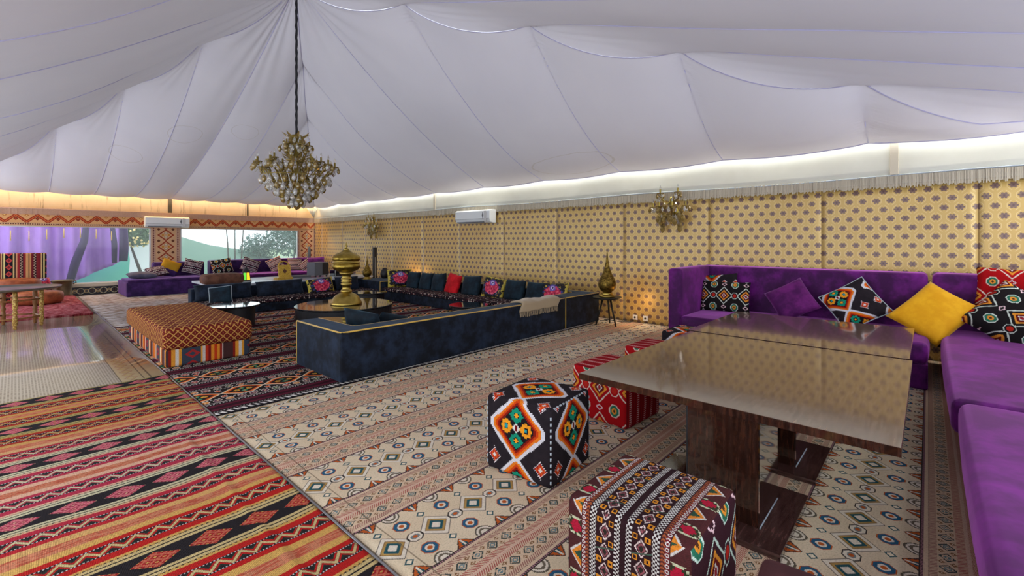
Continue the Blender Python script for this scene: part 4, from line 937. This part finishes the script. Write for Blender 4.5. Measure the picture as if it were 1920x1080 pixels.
for (y, m, sz, roll, lab, sd) in ((9.05, 'navy2', (.44, .42), 0, 'navy velvet cushion nearest the corner floral cushion', 21), (8.56, 'navy2', (.44, .42), 0, 'navy velvet cushion second from the corner on the wall sofa', 22), (8.10, 'navy2', (.46, .44), .10, 'tilted navy velvet cushion just left of the scarlet one', 23),
                              (7.60, 'redv', (.46, .46), -.14, 'scarlet velvet cushion on the navy wall sofa', 24), (7.02, 'navy2', (.54, .44), .06, 'navy velvet cushion just right of the scarlet one', 25), (6.36, 'floral', (.60, .44), -.10, 'floral gold and magenta cushion right of the scarlet one', 26),
                              (5.80, 'navy2', (.50, .40), 0, 'navy velvet cushion behind the beige throw', 27), (5.28, 'navy2', (.46, .38), 0, 'navy velvet cushion between throw and last floral cushion', 28), (4.86, 'floral', (.58, .42), .04, 'floral gold cushion at the near end of the wall sofa', 29)):
    pillow('cushion', lab, (RX, y, .465), sz[0], sz[1], .16, IN+.05*sin(sd), .28, roll, M[m], sd)
pillow('bolster', 'navy velvet cushion lying inside the left arm of the near sofa', (2.66, 4.70, .44), .50, .40, .15, 0.3, .35, .1, M['navy2'], 31)
pillow('bolster', 'navy velvet cushion flopped beside the arm of the near sofa', (2.98, 4.70, .40), .42, .34, .14, pi/2, .5, .3, M['navy2'], 32)

# beige throw over the near sofa's back
def thr(s, t):
    x = 4.74 + .86*s + .03*sin(t*5); 
    L = t*0.80 - .40   # along the drop: inside, over the top, outside
    if L < -.17: y, z = 4.448 + .02*s, .515 - (-.17 - L)*1.0
    elif L < .09: y, z = 4.448 - (L+.17)*(.275/.26), .528 + .010*sin(s*9+L*12) + .012*sin(pi*(L+.17)/.26)
    else: y, z = 4.166 - .008*sin(s*8), .522 - (L-.09)*.34
    return (x + (.10*(1-t) if True else 0), y, z + .004*sin(s*23) + .0235*0)
V, Fc = grid_geo(26, 40, thr)
tw_ = thing('throw_blanket', 'beige fringed throw folded over the near navy sofa back', 'blanket', (5.2, 4.3, .5))
o = mesh_obj('cloth', [(a-5.2, b-4.3, c-.5) for a, b, c in V], Fc, M['throw'], tw_, uvs=lambda co, n: (co.x, co.y+co.z), smooth_=True); mo = o.modifiers.new('th', 'SOLIDIFY'); mo.thickness = .022; mo.offset = 0
ge = []
for i in range(48):
    x, y, z = thr(i/47, 1.0); ge.append(tube_geo([(x-5.2, y-4.3, z-.5+.005), (x-5.2+rnd.uniform(-.008,.008), y-4.3-.004, z-.5-.04), (x-5.2+rnd.uniform(-.012,.012), y-4.3-.004, z-.5-.075)], .004, 4))
V, Fc = join_geo(ge); stuff(mesh_obj('fringe', V, Fc, M['throw'], tw_, uvs=lambda co, n: (co.x, co.z)))

# ------------------------------------------------------------------ long ottoman
ot = thing('ottoman', 'long low ottoman with rust lattice top and striped skirt', 'ottoman', (1.515, 7.25, FD))
sk = lambda co, n: (co.y, co.z) if abs(n.x) > abs(n.y) else (co.x, co.z)
box('skirt', (-.415, -1.18, 0), (.415, 1.18, .20), M['skirt'], ot, .03, 3, uvs=sk)
def uv_o(co, n):
    a = (abs(n.x), abs(n.y), abs(n.z)); k = a.index(max(a))
    return (co.z-.3, co.y) if k == 0 else ((co.x, co.z-.43) if k == 1 else (co.x, (co.y+1.21)*.42))
box('cushion_top', (-.44, -1.21, .185), (.44, 1.21, .425), M['ottoman'], ot, .07, 5, uvs=uv_o, puff=.015, sub=2, smooth_=True)

# ------------------------------------------------------------------ round tables
def round_table(label, c, r, h, drum, z=FD, group=None):
    t = thing('round_table', label, 'table', (c[0], c[1], z), 0, group)
    lathe('drum', [(drum, 0), (drum, h-.03)], M['black'], t, 48, smooth_=False)
    lathe('table_top', [(r-.01, h-.03), (r, h-.024), (r, h-.006), (r-.006, h)], M['black_gloss'], t, 64, smooth_=False)
    return t
round_table('large round black glass table under the brass vessel', (3.86, 7.45), .80, .29, .785)
round_table('small round black glass table beside the rust ottoman', (2.42, 8.35), .37, .34, .30)
round_table('small round black glass table in the far corner of the navy sofas', (5.12, 8.80), .36, .29, .30)
round_table('small round black glass table in front of the wall sofa, nearer the throw', (5.30, 5.86), .34, .28, .28)
round_table('small round black glass table behind the near navy arm', (2.82, 5.98), .40, .29, .34)

# brass incense vessel
bv = thing('brass_vessel', 'tall lidded brass pedestal vessel on the large round table', 'vessel', (3.86, 7.40, FD+.29))
lathe('foot', [(.255,0),(.26,.02),(.245,.045),(.235,.06),(.21,.12),(.165,.165),(.10,.195),(.085,.21)], M['brass'], bv, 40)
lathe('stem', [(.085,.205),(.10,.225),(.085,.245),(.07,.26),(.068,.32),(.09,.335),(.09,.355),(.072,.365),(.088,.385),(.088,.40),(.072,.41),(.088,.43),(.088,.445),(.072,.455),(.075,.50),(.11,.525),(.115,.545),(.10,.555)], M['brass'], bv, 32)
lathe('bowl', [(.09,.55),(.15,.57),(.205,.60),(.228,.635),(.232,.66),(.222,.69),(.205,.705)], M['brass_chased'], bv, 40)
lathe('rim', [(.205,.70),(.225,.706),(.228,.72),(.205,.735),(.205,.75),(.222,.758)], M['brass'], bv, 40)
ld = lathe('lid', [(.224,.756),(.236,.775),(.234,.80),(.21,.835),(.165,.868),(.11,.89),(.075,.91),(.055,.935)], M['brass_chased'], bv, 40)
lathe('finial', [(.055,.93),(.035,.955),(.018,.965),(.012,.985),(.026,1.0),(.016,1.015),(.007,1.03),(.010,1.045),(.002,1.065)], M['brass'], ld, 20)

# pierced teardrop lamps
def teardrop(label, loc, s):
    t = thing('teardrop_lamp', label, 'lamp', loc, 0, 'pierced brass teardrop lamps')
    lathe('foot', [(.13*s,0),(.135*s,.012*s),(.11*s,.03*s),(.09*s,.035*s),(.10*s,.05*s),(.085*s,.07*s),(.075*s,.085*s)], M['brass'], t, 28)
    lathe('body', [(.075*s,.08*s),(.12*s,.12*s),(.145*s,.17*s),(.15*s,.22*s),(.14*s,.27*s),(.11*s,.33*s),(.075*s,.40*s),(.050*s,.47*s),(.033*s,.54*s),(.02*s,.62*s),(.012*s,.70*s),(.005*s,.78*s),(.001*s,.82*s)], M['bronze'], t, 32)
    return t
st = thing('side_stool', 'small dark round stool between navy sofa and purple sofa', 'stool', (6.62, 3.92, FL))
lathe('top', [(.20,.435),(.235,.445),(.24,.46),(.235,.47)], M['dark_metal'], st, 36, smooth_=False)
for k in range(3):
    a = 2*pi*k/3 + .3; tube('leg', [(.07*cos(a), .07*sin(a), .44), (.19*cos(a), .19*sin(a), .002)], [.018, .013], M['dark_metal'], st, 8)
teardrop('dark pierced brass teardrop lamp on the stool by the brocade wall', (6.62, 3.92, FL+.47), .98)
teardrop('pierced brass teardrop lamp on the navy corner block behind the vessel', (5.99, 10.42, FD+.42), .75)
# ------------------------------------------------------------------ far end: white table and what stands on it
G = 0.013
wt = thing('white_table', 'long low white lacquered table behind the far navy sofa', 'table', (4.60, 11.7, G))
box('table_top', (-1.85, -.78, .43), (1.85, .80, .47), M['white_gloss'], wt, .004)
for sx in (-1, 1):
    for sy in (-1, 1): box('leg', (sx*1.7-.04, sy*.6-.04, 0), (sx*1.7+.04, sy*.6+.04, .43), M['black'], wt)
box('apron', (-1.74, -.70, .36), (1.74, -.66, .43), M['black'], wt)
box('join_line', (-1.85, -.02, .466), (1.85, -.012, .4715), M['black'], wt)
TT = G + .472
lp = pillow_geo(.86, .34, .30, 16, 5, .02)
o = tag(box('leather_pouf', (-.37, -.22, 0), (.37, .22, .21), M['leather2'], None, .085, 5, loc=(3.02, 11.22, TT), puff=.02, sub=2, smooth_=True), 'brown leather bolster pouf at the end of the white table', 'pouf')
# coloured lantern
ln = thing('lantern', 'small black lantern with glowing green, red and amber panes', 'lantern', (3.56, 11.45, TT))
lathe('saucer', [(.11,0),(.115,.008),(.09,.012)], M['white_plastic'], ln, 28)
cols = ((0.1, .55, .04), (.75, .5, .02), (.65, .03, .01), (.1, .5, .05), (.8, .45, .02), (.7, .05, .02))
lathe('base', [(.10,.012),(.10,.03),(.092,.036)], M['black'], ln, 6, smooth_=False)
for k in range(6):
    a0, a1 = 2*pi*k/6+.3, 2*pi*(k+1)/6+.3
    P4 = [(.088*cos(a0), .088*sin(a0), .036), (.088*cos(a1), .088*sin(a1), .036), (.068*cos(a1), .068*sin(a1), .20), (.068*cos(a0), .068*sin(a0), .20)]
    V = P4 + [(x*.95, y*.95, z) for x, y, z in P4]
    pm = mat('lantern_pane', cols[k], rough=.2, emit=(cols[k], 0.9))
    mesh_obj('pane', V, [(0,1,2,3),(7,6,5,4),(0,4,5,1),(1,5,6,2),(2,6,7,3),(3,7,4,0)], pm, ln)
    tube('bar', [(.09*cos(a0), .09*sin(a0), .03), (.07*cos(a0), .07*sin(a0), .205)], .005, M['black'], ln, 5)
lathe('roof', [(.10,.20),(.095,.21),(.06,.26),(.028,.30),(.012,.33),(.004,.36)], M['black'], ln, 12, smooth_=False)
# gilt folding stand
gs = thing('gilt_book_stand', 'gilt lectern-shaped box with arched top on the white table', 'book stand', (4.36, 11.40, TT), .12)
box('foot', (-.20, -.10, 0), (.17, .10, .05), M['gilt_box'], gs, .005)
box('front_board', (-.15, -.015, 0), (.15, .015, .30), M['gilt_box'], gs, .004, loc=(.0, -.06, .045), rot=(-.22, 0, 0))
d = mesh_obj('emblem', [(-.05,-.018,.15),(0,-.018,.09),(.05,-.018,.15),(0,-.018,.21),(-.05,-.012,.15),(0,-.012,.09),(.05,-.012,.15),(0,-.012,.21)], [(0,1,2,3),(7,6,5,4),(0,4,5,1),(1,5,6,2),(2,6,7,3),(3,7,4,0)], M['leather2'], gs, (.0, -.06, .045), (-.22, 0, 0))
tube('arch', [(-.12, .02, .30)] + [(-.12*cos(a), .02+.0*a, .33+.10*sin(a)) for a in [i*pi/10 for i in range(11)]] + [(.12, .02, .30)], .014, M['gilt_box'], gs, 8)
# boxes and speaker
sp = thing('subwoofer', 'black cube speaker on little feet on the white table', 'speaker', (5.28, 11.62, TT), .1)
box('cabinet', (-.19, -.19, .04), (.19, .19, .37), M['grey_plastic'], sp, .008)
box('grille', (.02, -.197, .06), (.18, -.189, .35), M['black'], sp)
for sx in (-1, 1):
    for sy in (-1, 1): lathe('foot', [(.02, 0), (.024, .04)], M['black'], sp, 10, loc=(sx*.15, sy*.15, 0))
tag(box('flat_player', (-.26, -.14, 0), (.22, .14, .045), M['grey_plastic'], None, .006, loc=(4.88, 11.75, TT)), 'flat grey media player beside the cube speaker', 'player')
gb = thing('glass_box', 'dark glass display box between speaker and brass vessel', 'box', (5.84, 11.55, TT), .0)
box('body', (-.20, -.15, 0), (.20, .15, .16), M['black_gloss'], gb, .004)
for sx in (-1, 1): tube('edge', [(sx*.2, -.152, 0), (sx*.2, -.152, .16)], .006, M['white_pipe'], gb, 5)
tube('edge', [(-.2, -.152, .16), (.2, -.152, .16)], .006, M['white_pipe'], gb, 5)
tag(box('folded_cloth', (-.24, -.12, 0), (.24, .12, .05), M['stripe2'], None, .015, loc=(6.22, 11.95, TT)), 'folded pale patterned cloth at the right end of the white table', 'cloth')
ts = thing('column_speaker', 'tall thin black column speaker by the brocade wall', 'speaker', (6.62, 11.12, G+.0), 0)
box('base', (-.10, -.10, 0), (.10, .10, .025), M['black'], ts, .006); box('column', (-.045, -.045, .025), (.045, .045, 1.22), M['black'], ts, .008)
box('trim_line', (-.02, -.048, .12), (-.012, -.044, .95), M['white_pipe'], ts)
tag(lathe('dark_jug', [(.06,0),(.10,.04),(.115,.12),(.09,.2),(.05,.24),(.055,.27)], M['black'], None, 24, loc=(6.42, 10.30, FD+.421)), 'dark round jug behind the brass lamp', 'jug')

# far purple sofa under the windows
o3 = (4.5, 15.3, 0); fp = thing('far_purple_sofa', 'long low purple sofa under the windows at the far end', 'sofa', (4.5, 15.3, G))
nbox(fp, o3, 'base', (1.86, 14.55, 0), (7.0, 15.95, .36), 'purple2', .03)
nbox(fp, o3, 'seat_cushion', (1.88, 14.53, .35), (4.2, 15.55, .42), 'purple2', .03); nbox(fp, o3, 'seat_cushion', (4.21, 14.53, .35), (6.98, 15.55, .42), 'purple', .03)
nbox(fp, o3, 'back_cushion', (2.55, 15.55, .38), (3.74, 15.9, .80), 'purple2', .06)
nbox(fp, o3, 'back_cushion', (3.88, 15.55, .38), (5.6, 15.9, .82), 'purple2', .06); nbox(fp, o3, 'back_cushion', (5.61, 15.55, .38), (6.98, 15.9, .82), 'purple', .06)
zs = G + .42
pillow('cushion', 'slate cushion lying flat at the left end of the far purple sofa', (2.22, 14.95, zs+.09), .62, .46, .16, S, pi/2-.12, 0, M['slate'], 41)
pillow('cushion', 'striped kilim cushion slumped beside the slate one', (2.55, 15.12, zs+.16), .46, .36, .15, S, .9, .3, M['stripe'], 42)
def half(u, v): return lay(srgb(64, 40, 96), lay(srgb(196, 150, 44), srgb(160, 116, 30), noise(vec(u, v), 60, 2)), gt(v - u*0.0, -0.06))
M['half'] = mat('mustard_and_purple_panel', fn=half, rough=.9, spec=.1)
pillow('cushion', 'mustard and purple colour-block cushion by the pillar', (2.86, 15.28, zs+.24), .44, .44, .14, S, .3, -.45, M['half'], 43)
pillow('cushion', 'grey striped cushion under the wall-mounted air conditioner', (3.40, 15.33, zs+.24), .46, .42, .15, S, .3, -.3, M['stripe'], 44)
pillow('cushion', 'black and white octagon cushion in front of the hazy window', (4.12, 15.34, zs+.23), .56, .44, .16, S, .3, .15, M['k2'], 45)
pillow('cushion', 'dark striped cushion behind the coloured lantern', (4.88, 15.34, zs+.22), .50, .44, .15, S, .3, -.4, M['stripe'], 46)
pillow('cushion', 'pale pink striped cushion behind the gilt stand', (5.62, 15.34, zs+.22), .48, .44, .15, S, .3, .4, M['stripe2'], 47)
pillow('cushion', 'red and white striped cushion left of the cube speaker', (6.20, 15.32, zs+.20), .46, .40, .15, S, .3, -.1, M['stripe2'], 48)
pillow('cushion', 'rose striped cushion tipped beside the cube speaker', (6.48, 15.10, zs+.17), .46, .36, .15, S, .35, .6, M['stripe2'], 49)
pillow('cushion', 'purple velvet cushion in the far corner by the brocade wall', (6.75, 15.0, zs+.22), .56, .44, .18, S-.5, .3, .1, M['purple'], 50)
tag(lathe('thermos', [(.045,0),(.05,.01),(.05,.30),(.035,.33),(.028,.35),(.03,.38)], M['grey_plastic'], None, 20, loc=(6.86, 15.75, G+.82)), 'slim dark flask on the far sofa back by the corner pillar', 'flask')

# ------------------------------------------------------------------ left corner: bench, leather poufs, pot, tray table
SH = .060
bn = thing('kilim_bench', 'low seat with tall striped kilim backrest by the violet drapery', 'bench', (-.25, 15.2, SH))
box('backrest', (-.80, .0, .05), (.76, .16, 1.06), M['bench'], bn, .04, 4, uvs=lambda co, n: (co.x, co.z))
box('seat', (-.80, -.62, 0), (.76, .02, .22), M['bench'], bn, .04, 4, uvs=lambda co, n: (co.x, co.z+co.y))
def leather_pouf(label, loc, r, h):
    t = thing('round_pouf', label, 'pouf', loc, 0, 'tan leather poufs')
    lathe('body', [(r*.82,0),(r*.96,h*.12),(r,h*.42),(r*.99,h*.72),(r*.92,h*.90),(r*.6,h*.985),(.01,h)], M['leather'], t, 32)
    tube('seam', [(r*.965*cos(2*pi*k/32), r*.965*sin(2*pi*k/32), h*.72) for k in range(32)], .006, M['leather2'], t, 5, True)
    for k in range(8):
        a = 2*pi*k/8; tube('stitch_line', [(r*.99*cos(a), r*.99*sin(a), h*.6), (r*.88*cos(a), r*.88*sin(a), h*.87), (r*.5*cos(a), r*.5*sin(a), h*.99)], .004, M['leather2'], t, 4)
    return t
leather_pouf('tan leather pouf on the kilim bench behind the tray', (.02, 14.78, SH+.222), .40, .30)
leather_pouf('tan leather pouf on the shaggy rug right of the tray table', (.34, 14.05, SH+.004), .40, .27)
pillow('cushion', 'small black and gold patterned cushion at the end of the kilim bench', (.44, 15.08, SH+.36), .30, .26, .12, S+.4, .3, .1, M['floral'], 61)
pt = thing('brass_pot', 'bulky old bronze pot with ear handles under the window', 'pot', (.80, 15.78, .001))
lathe('body', [(.17,0),(.19,.02),(.19,.08),(.175,.10),(.18,.36),(.19,.40),(.205,.43),(.19,.44),(.165,.40)], M['pot'], pt, 32)
for s in (-1, 1): tube('handle', [(s*.185, 0, .40), (s*.235, 0, .41), (s*.245, 0, .36), (s*.185, 0, .33)], .014, M['pot'], pt, 8)
tt = thing('tray_table', 'round metal tray on carved folding legs at the left edge', 'table', (-.06, 10.80, .024))
lathe('tray', [(.02,.595),(.50,.595),(.56,.60),(.60,.625),(.605,.64),(.59,.635),(.55,.612),(.49,.606),(.01,.606)], M['tray'], tt, 48)
for k in range(6):
    a = k*pi/3 - 1.4; x, y = .38*cos(a), .38*sin(a)
    prof = [(.016,0),(.026,.03),(.016,.055),(.030,.07),(.030,.20),(.022,.22),(.032,.25),(.032,.27),(.022,.30),(.030,.33),(.030,.52),(.024,.59)]
    lathe('leg', prof, M['carved'] if k in (0, 1, 5) else M['plainwood'], tt, 12, loc=(x, y, 0))
for z in (.16, .44):
    for k in range(6):
        a, b = k*pi/3-1.4, (k+1)*pi/3-1.4; tube('stretcher', [(.38*cos(a), .38*sin(a), z), (.38*cos(b), .38*sin(b), z)], .013, M['plainwood'], tt, 6)
tag(box('paper_card', (-.11, -.07, 0), (.11, .07, .004), M['white_plastic'], None, loc=(-.16, 10.5, .632), rot=(0,0,.3)), 'white card lying on the metal tray', 'card')

# ------------------------------------------------------------------ air conditioners
def aircon(label, loc, rz, w=1.14):
    t = thing('air_conditioner', label, 'air conditioner', loc, rz); h = w/2
    bm = [(0,0),(.0,.30),(.16,.30),(.205,.27),(.21,.10),(.17,.02),(.10,0)]
    V = [(-h, -a, z) for a, z in bm] + [(h, -a, z) for a, z in bm]; n = len(bm)
    Fc = [(i, (i+1) % n, n+(i+1) % n, n+i) for i in range(n)] + [tuple(range(n))[::-1], tuple(range(n, 2*n))]
    o = mesh_obj('casing', V, Fc, M['white_plastic'], t); bv_ = o.modifiers.new('b', 'BEVEL'); bv_.width = .012; bv_.segments = 2
    box('louvre', (-h+.06, -.205, .012), (h-.20, -.125, .034), M['grey_plastic'], t, .004, rot=(0,0,0))
    box('panel_line', (-h+.02, -.2125, .095), (h-.02, -.2085, .100), M['grey_plastic'], t)
    box('end_panel', (h-.17, -.2135, .03), (h-.10, -.2085, .27), M['frame'], t, .002)
    d = mesh_obj('display', [(-.02,-.2165,.0),(0,-.2165,-.07),(.02,-.2165,0),(0,-.2165,.07),(-.02,-.2085,0),(0,-.2085,-.07),(.02,-.2085,0),(0,-.2085,.07)], [(0,1,2,3),(7,6,5,4),(0,4,5,1),(1,5,6,2),(2,6,7,3),(3,7,4,0)], M['grey_plastic'], t, (h-.21, 0, .17))
    return t
aircon('white wall air conditioner on the brocade wall', (WX-.03, 7.60, 1.80), -pi/2, 1.14)
aircon('white air conditioner above the pillar between the windows', (2.93, WY-.05, 1.785), 0, 1.02)

# ------------------------------------------------------------------ chandelier and sconces
drop_prof = [(.001,-.075),(.010,-.066),(.018,-.05),(.020,-.038),(.014,-.02),(.006,-.004),(.002,.0)]
def proto(name, prof, m, seg=8):
    v, f_ = lathe_geo(prof, seg); me = bpy.data.meshes.new(name); me.from_pydata(v, [], f_); me.update(); me.materials.append(m); return me
ME_DROP = proto('crystal_drop', drop_prof, M['crystal'], 7); ME_DROP2 = proto('amber_drop', [(r*1.25, z*1.1) for r, z in drop_prof], M['smoky'], 7)
ME_BOB = proto('drip_pan', [(.012,0),(.05,.004),(.058,.018),(.054,.02),(.03,.010),(.012,.012)], M['smoky'], 14)
ME_CAN = proto('candle', [(.013,0),(.013,.07)], M['chand_gold'], 10); ME_BUL = proto('bulb', [(.006,0),(.014,.018),(.010,.04),(.002,.065)], M['bulb'], 8)
ME_LEAF = bpy.data.meshes.new('leaf')
ME_LEAF.from_pydata([(0,0,0),(.03,.02,.02),(.075,.012,.045),(.03,-.02,.02),(.075,-.012,.045),(.10,0,.075),(0,0,.006),(.03,0,.035)], [], [(0,3,7),(0,7,1),(1,7,2),(3,4,7),(7,4,5),(7,5,2),(0,1,6),(1,2,5),(3,0,6),(4,3,5)]); ME_LEAF.materials.append(M['smoky'])
def inst(me, name, par, loc, rz=0, sc=1.0, rot=None):
    o = bpy.data.objects.new(name, me); C.objects.link(o); o.parent = par; o.location = loc; o.rotation_euler = rot or (0,0,rz); o.scale = (sc, sc, sc); return o
def arm(par, a, r0, z0, r1, z1, dip, rr=.010, sc=1.0):
    pts = []
    for i in range(13):
        t = i/12; r = r0 + (r1-r0)*t; z = z0 + (z1-z0)*t**2.2 - dip*sin(pi*min(1, t*1.15))*(1-.25*t); pts.append((r*cos(a), r*sin(a), z))
    o = tube('arm', pts, rr, M['chand_gold'], par, 6); e = pts[-1]
    inst(ME_BOB, 'drip_pan', o, e, 0, sc); inst(ME_CAN, 'candle', o, (e[0], e[1], e[2]+.01), 0, sc); inst(ME_BUL, 'bulb', o, (e[0], e[1], e[2]+.08*sc), 0, sc)
    for k in range(4):
        b = a + k*pi/2 + .4; inst(ME_DROP if k % 2 else ME_DROP2, 'crystal_drop', o, (e[0]+.052*sc*cos(b), e[1]+.052*sc*sin(b), e[2]+.01), 0, sc*rnd.uniform(.9, 1.3))
    m_ = pts[7]; inst(ME_DROP2, 'crystal_drop', o, (m_[0], m_[1], m_[2]-.01), 0, 1.4*sc)
    for j in (3, 6, 9):
        p = pts[j]; inst(ME_LEAF, 'leaf', o, p, a + rnd.uniform(-1, 1), sc*1.1)
    return o
ch = thing('chandelier', 'gilt and amber crystal chandelier hanging from the tent peak', 'chandelier', (PK.x, PK.y, 1.98))
lathe('column', [(.01,.10),(.05,.13),(.075,.19),(.05,.26),(.035,.30),(.10,.36),(.12,.41),(.10,.46),(.04,.52),(.03,.62),(.055,.68),(.06,.74),(.035,.80),(.025,.92),(.05,.98),(.085,1.04),(.09,1.07),(.02,1.09),(.012,1.12)], M['chand_gold'], ch, 20)
tube('hanging_rod', [(.004*sin(i*2.1), .004*cos(i*1.7), 1.10+i*(3.42-1.10)/40) for i in range(41)], [.020 + .004*sin(i*2.9) for i in range(41)], M['black'], ch, 8)
for k in range(12): arm(ch, k*pi/6, .05, .42, .56, .58, .14, sc=1.15)
for k in range(8): arm(ch, k*pi/4+.2, .05, .46, .36, .66, .10, sc=1.1)
for k in range(6): arm(ch, k*pi/3+.4, .03, .74, .19, .90, .07, .008, 1.0)
for r, z, n, s in ((.50, .40, 26, 1.5), (.40, .30, 24, 1.5), (.30, .22, 20, 1.5), (.20, .14, 14, 1.6), (.10, .08, 9, 1.8), (.001, .06, 1, 2.0), (.16, .88, 10, 1.5), (.10, 1.02, 8, 1.4), (.24, .62, 12, 1.4)):
    ring = tube('bead_ring', [(r*cos(2*pi*k/32), r*sin(2*pi*k/32), z+.02) for k in range(32)], .006, M['chand_gold'], ch, 5, True) if r > .05 else None
    for k in range(n):
        a = 2*pi*k/n + r*9; inst(ME_DROP if (k % 3) else ME_DROP2, 'crystal_drop', ring or ch, (r*cos(a), r*sin(a), z + .02 - rnd.uniform(0, .03)), 0, s*rnd.uniform(.9, 1.15))
for z, n, r in ((.34, 10, .13), (.62, 8, .09), (.86, 8, .08), (1.0, 7, .10)):
    for k in range(n): inst(ME_LEAF, 'leaf', ch, (r*.5*cos(2*pi*k/n), r*.5*sin(2*pi*k/n), z), 2*pi*k/n, 1.6)
for k in range(26):      # crystal bead strands closing the basket
    a = 2*pi*k/26; tube('bead_strand', [(.50*cos(a), .50*sin(a), .41), (.36*cos(a), .36*sin(a), .25), (.2*cos(a), .2*sin(a), .15), (.05*cos(a), .05*sin(a), .09)], .006, M['crystal'], ch, 5)

def sconce(label, loc, group='crystal wall sconces'):
    t = thing('wall_sconce', label, 'sconce', loc, 0, group)
    lathe('back_plate', [(.02,0),(.09,.01),(.10,.02),(.05,.035)], M['chand_gold'], t, 20, (0,0,.30), (0,-pi/2,0))
    lathe('stem', [(.01,.10),(.035,.14),(.05,.20),(.03,.26),(.05,.32),(.055,.36),(.03,.42),(.025,.50),(.012,.54)], M['chand_gold'], t, 16, (-.09,0,0))
    for a, r, z in ((pi-1.25, .28, .36), (pi-.45, .24, .36), (pi+.45, .24, .36), (pi+1.25, .28, .36), (pi-1.0, .17, .58), (pi+1.0, .17, .58)):
        h_ = arm(t, a, .02, z-.12, r, z, .05, .009, 1.05); h_.location = (-.09, 0, 0)
    for k in range(14):
        a = pi + (k-6.5)*.17; r = .20 if k % 2 else .14; inst(ME_DROP2 if k % 2 else ME_DROP, 'crystal_drop', t, (-.09+r*cos(a)*.6, r*sin(a)*1.2, .20 + .05*(k % 3)), 0, 1.6)
    for s in (-1, 1):
        for k in range(3): inst(ME_DROP2, 'crystal_drop', t, (-.10, s*.14, .22-.06*k), 0, 1.7)
    return t
sconce('crystal wall sconce above the stool lamp', (WX-.02, 3.03, 1.57))
sconce('crystal wall sconce at the far end of the brocade wall', (WX-.02, 11.95, 1.50))
# the teardrop lamps glow at their backs
for p in ((6.84, 3.62, .36), (6.90, 10.2, .60)):
    L = bpy.data.lights.new('lamp_glow', 'POINT'); L.energy = 2.2; L.color = (1.0, .55, .16); L.shadow_soft_size = .14
    o = bpy.data.objects.new('lamp_glow', L); C.objects.link(o); o.location = p

# sockets and cable
for i, (y, l) in enumerate(((3.70, 'white wall socket nearer the stool'), (3.51, 'white wall socket nearer the purple sofa'))):
    t = thing('wall_socket', l, 'socket', (WX-.02, y, .055)); box('plate', (-.02, -.042, 0), (.0, .042, .084), M['white_plastic'], t, .004)
    lathe('socket_hole', [(.018,0),(.018,.004)], M['socket'], t, 14, (-.021,0,.042), (0,-pi/2,0))
tag(tube('power_cable', [(6.88,4.22,.017),(6.95,4.10,.018),(7.02,4.22,.018),(7.06,4.05,.018),(7.0,3.9,.018),(7.1,3.75,.018),(7.155,3.72,.05)], .006, M['black'], None, 6), 'black power cable curled behind the stool', 'cable')
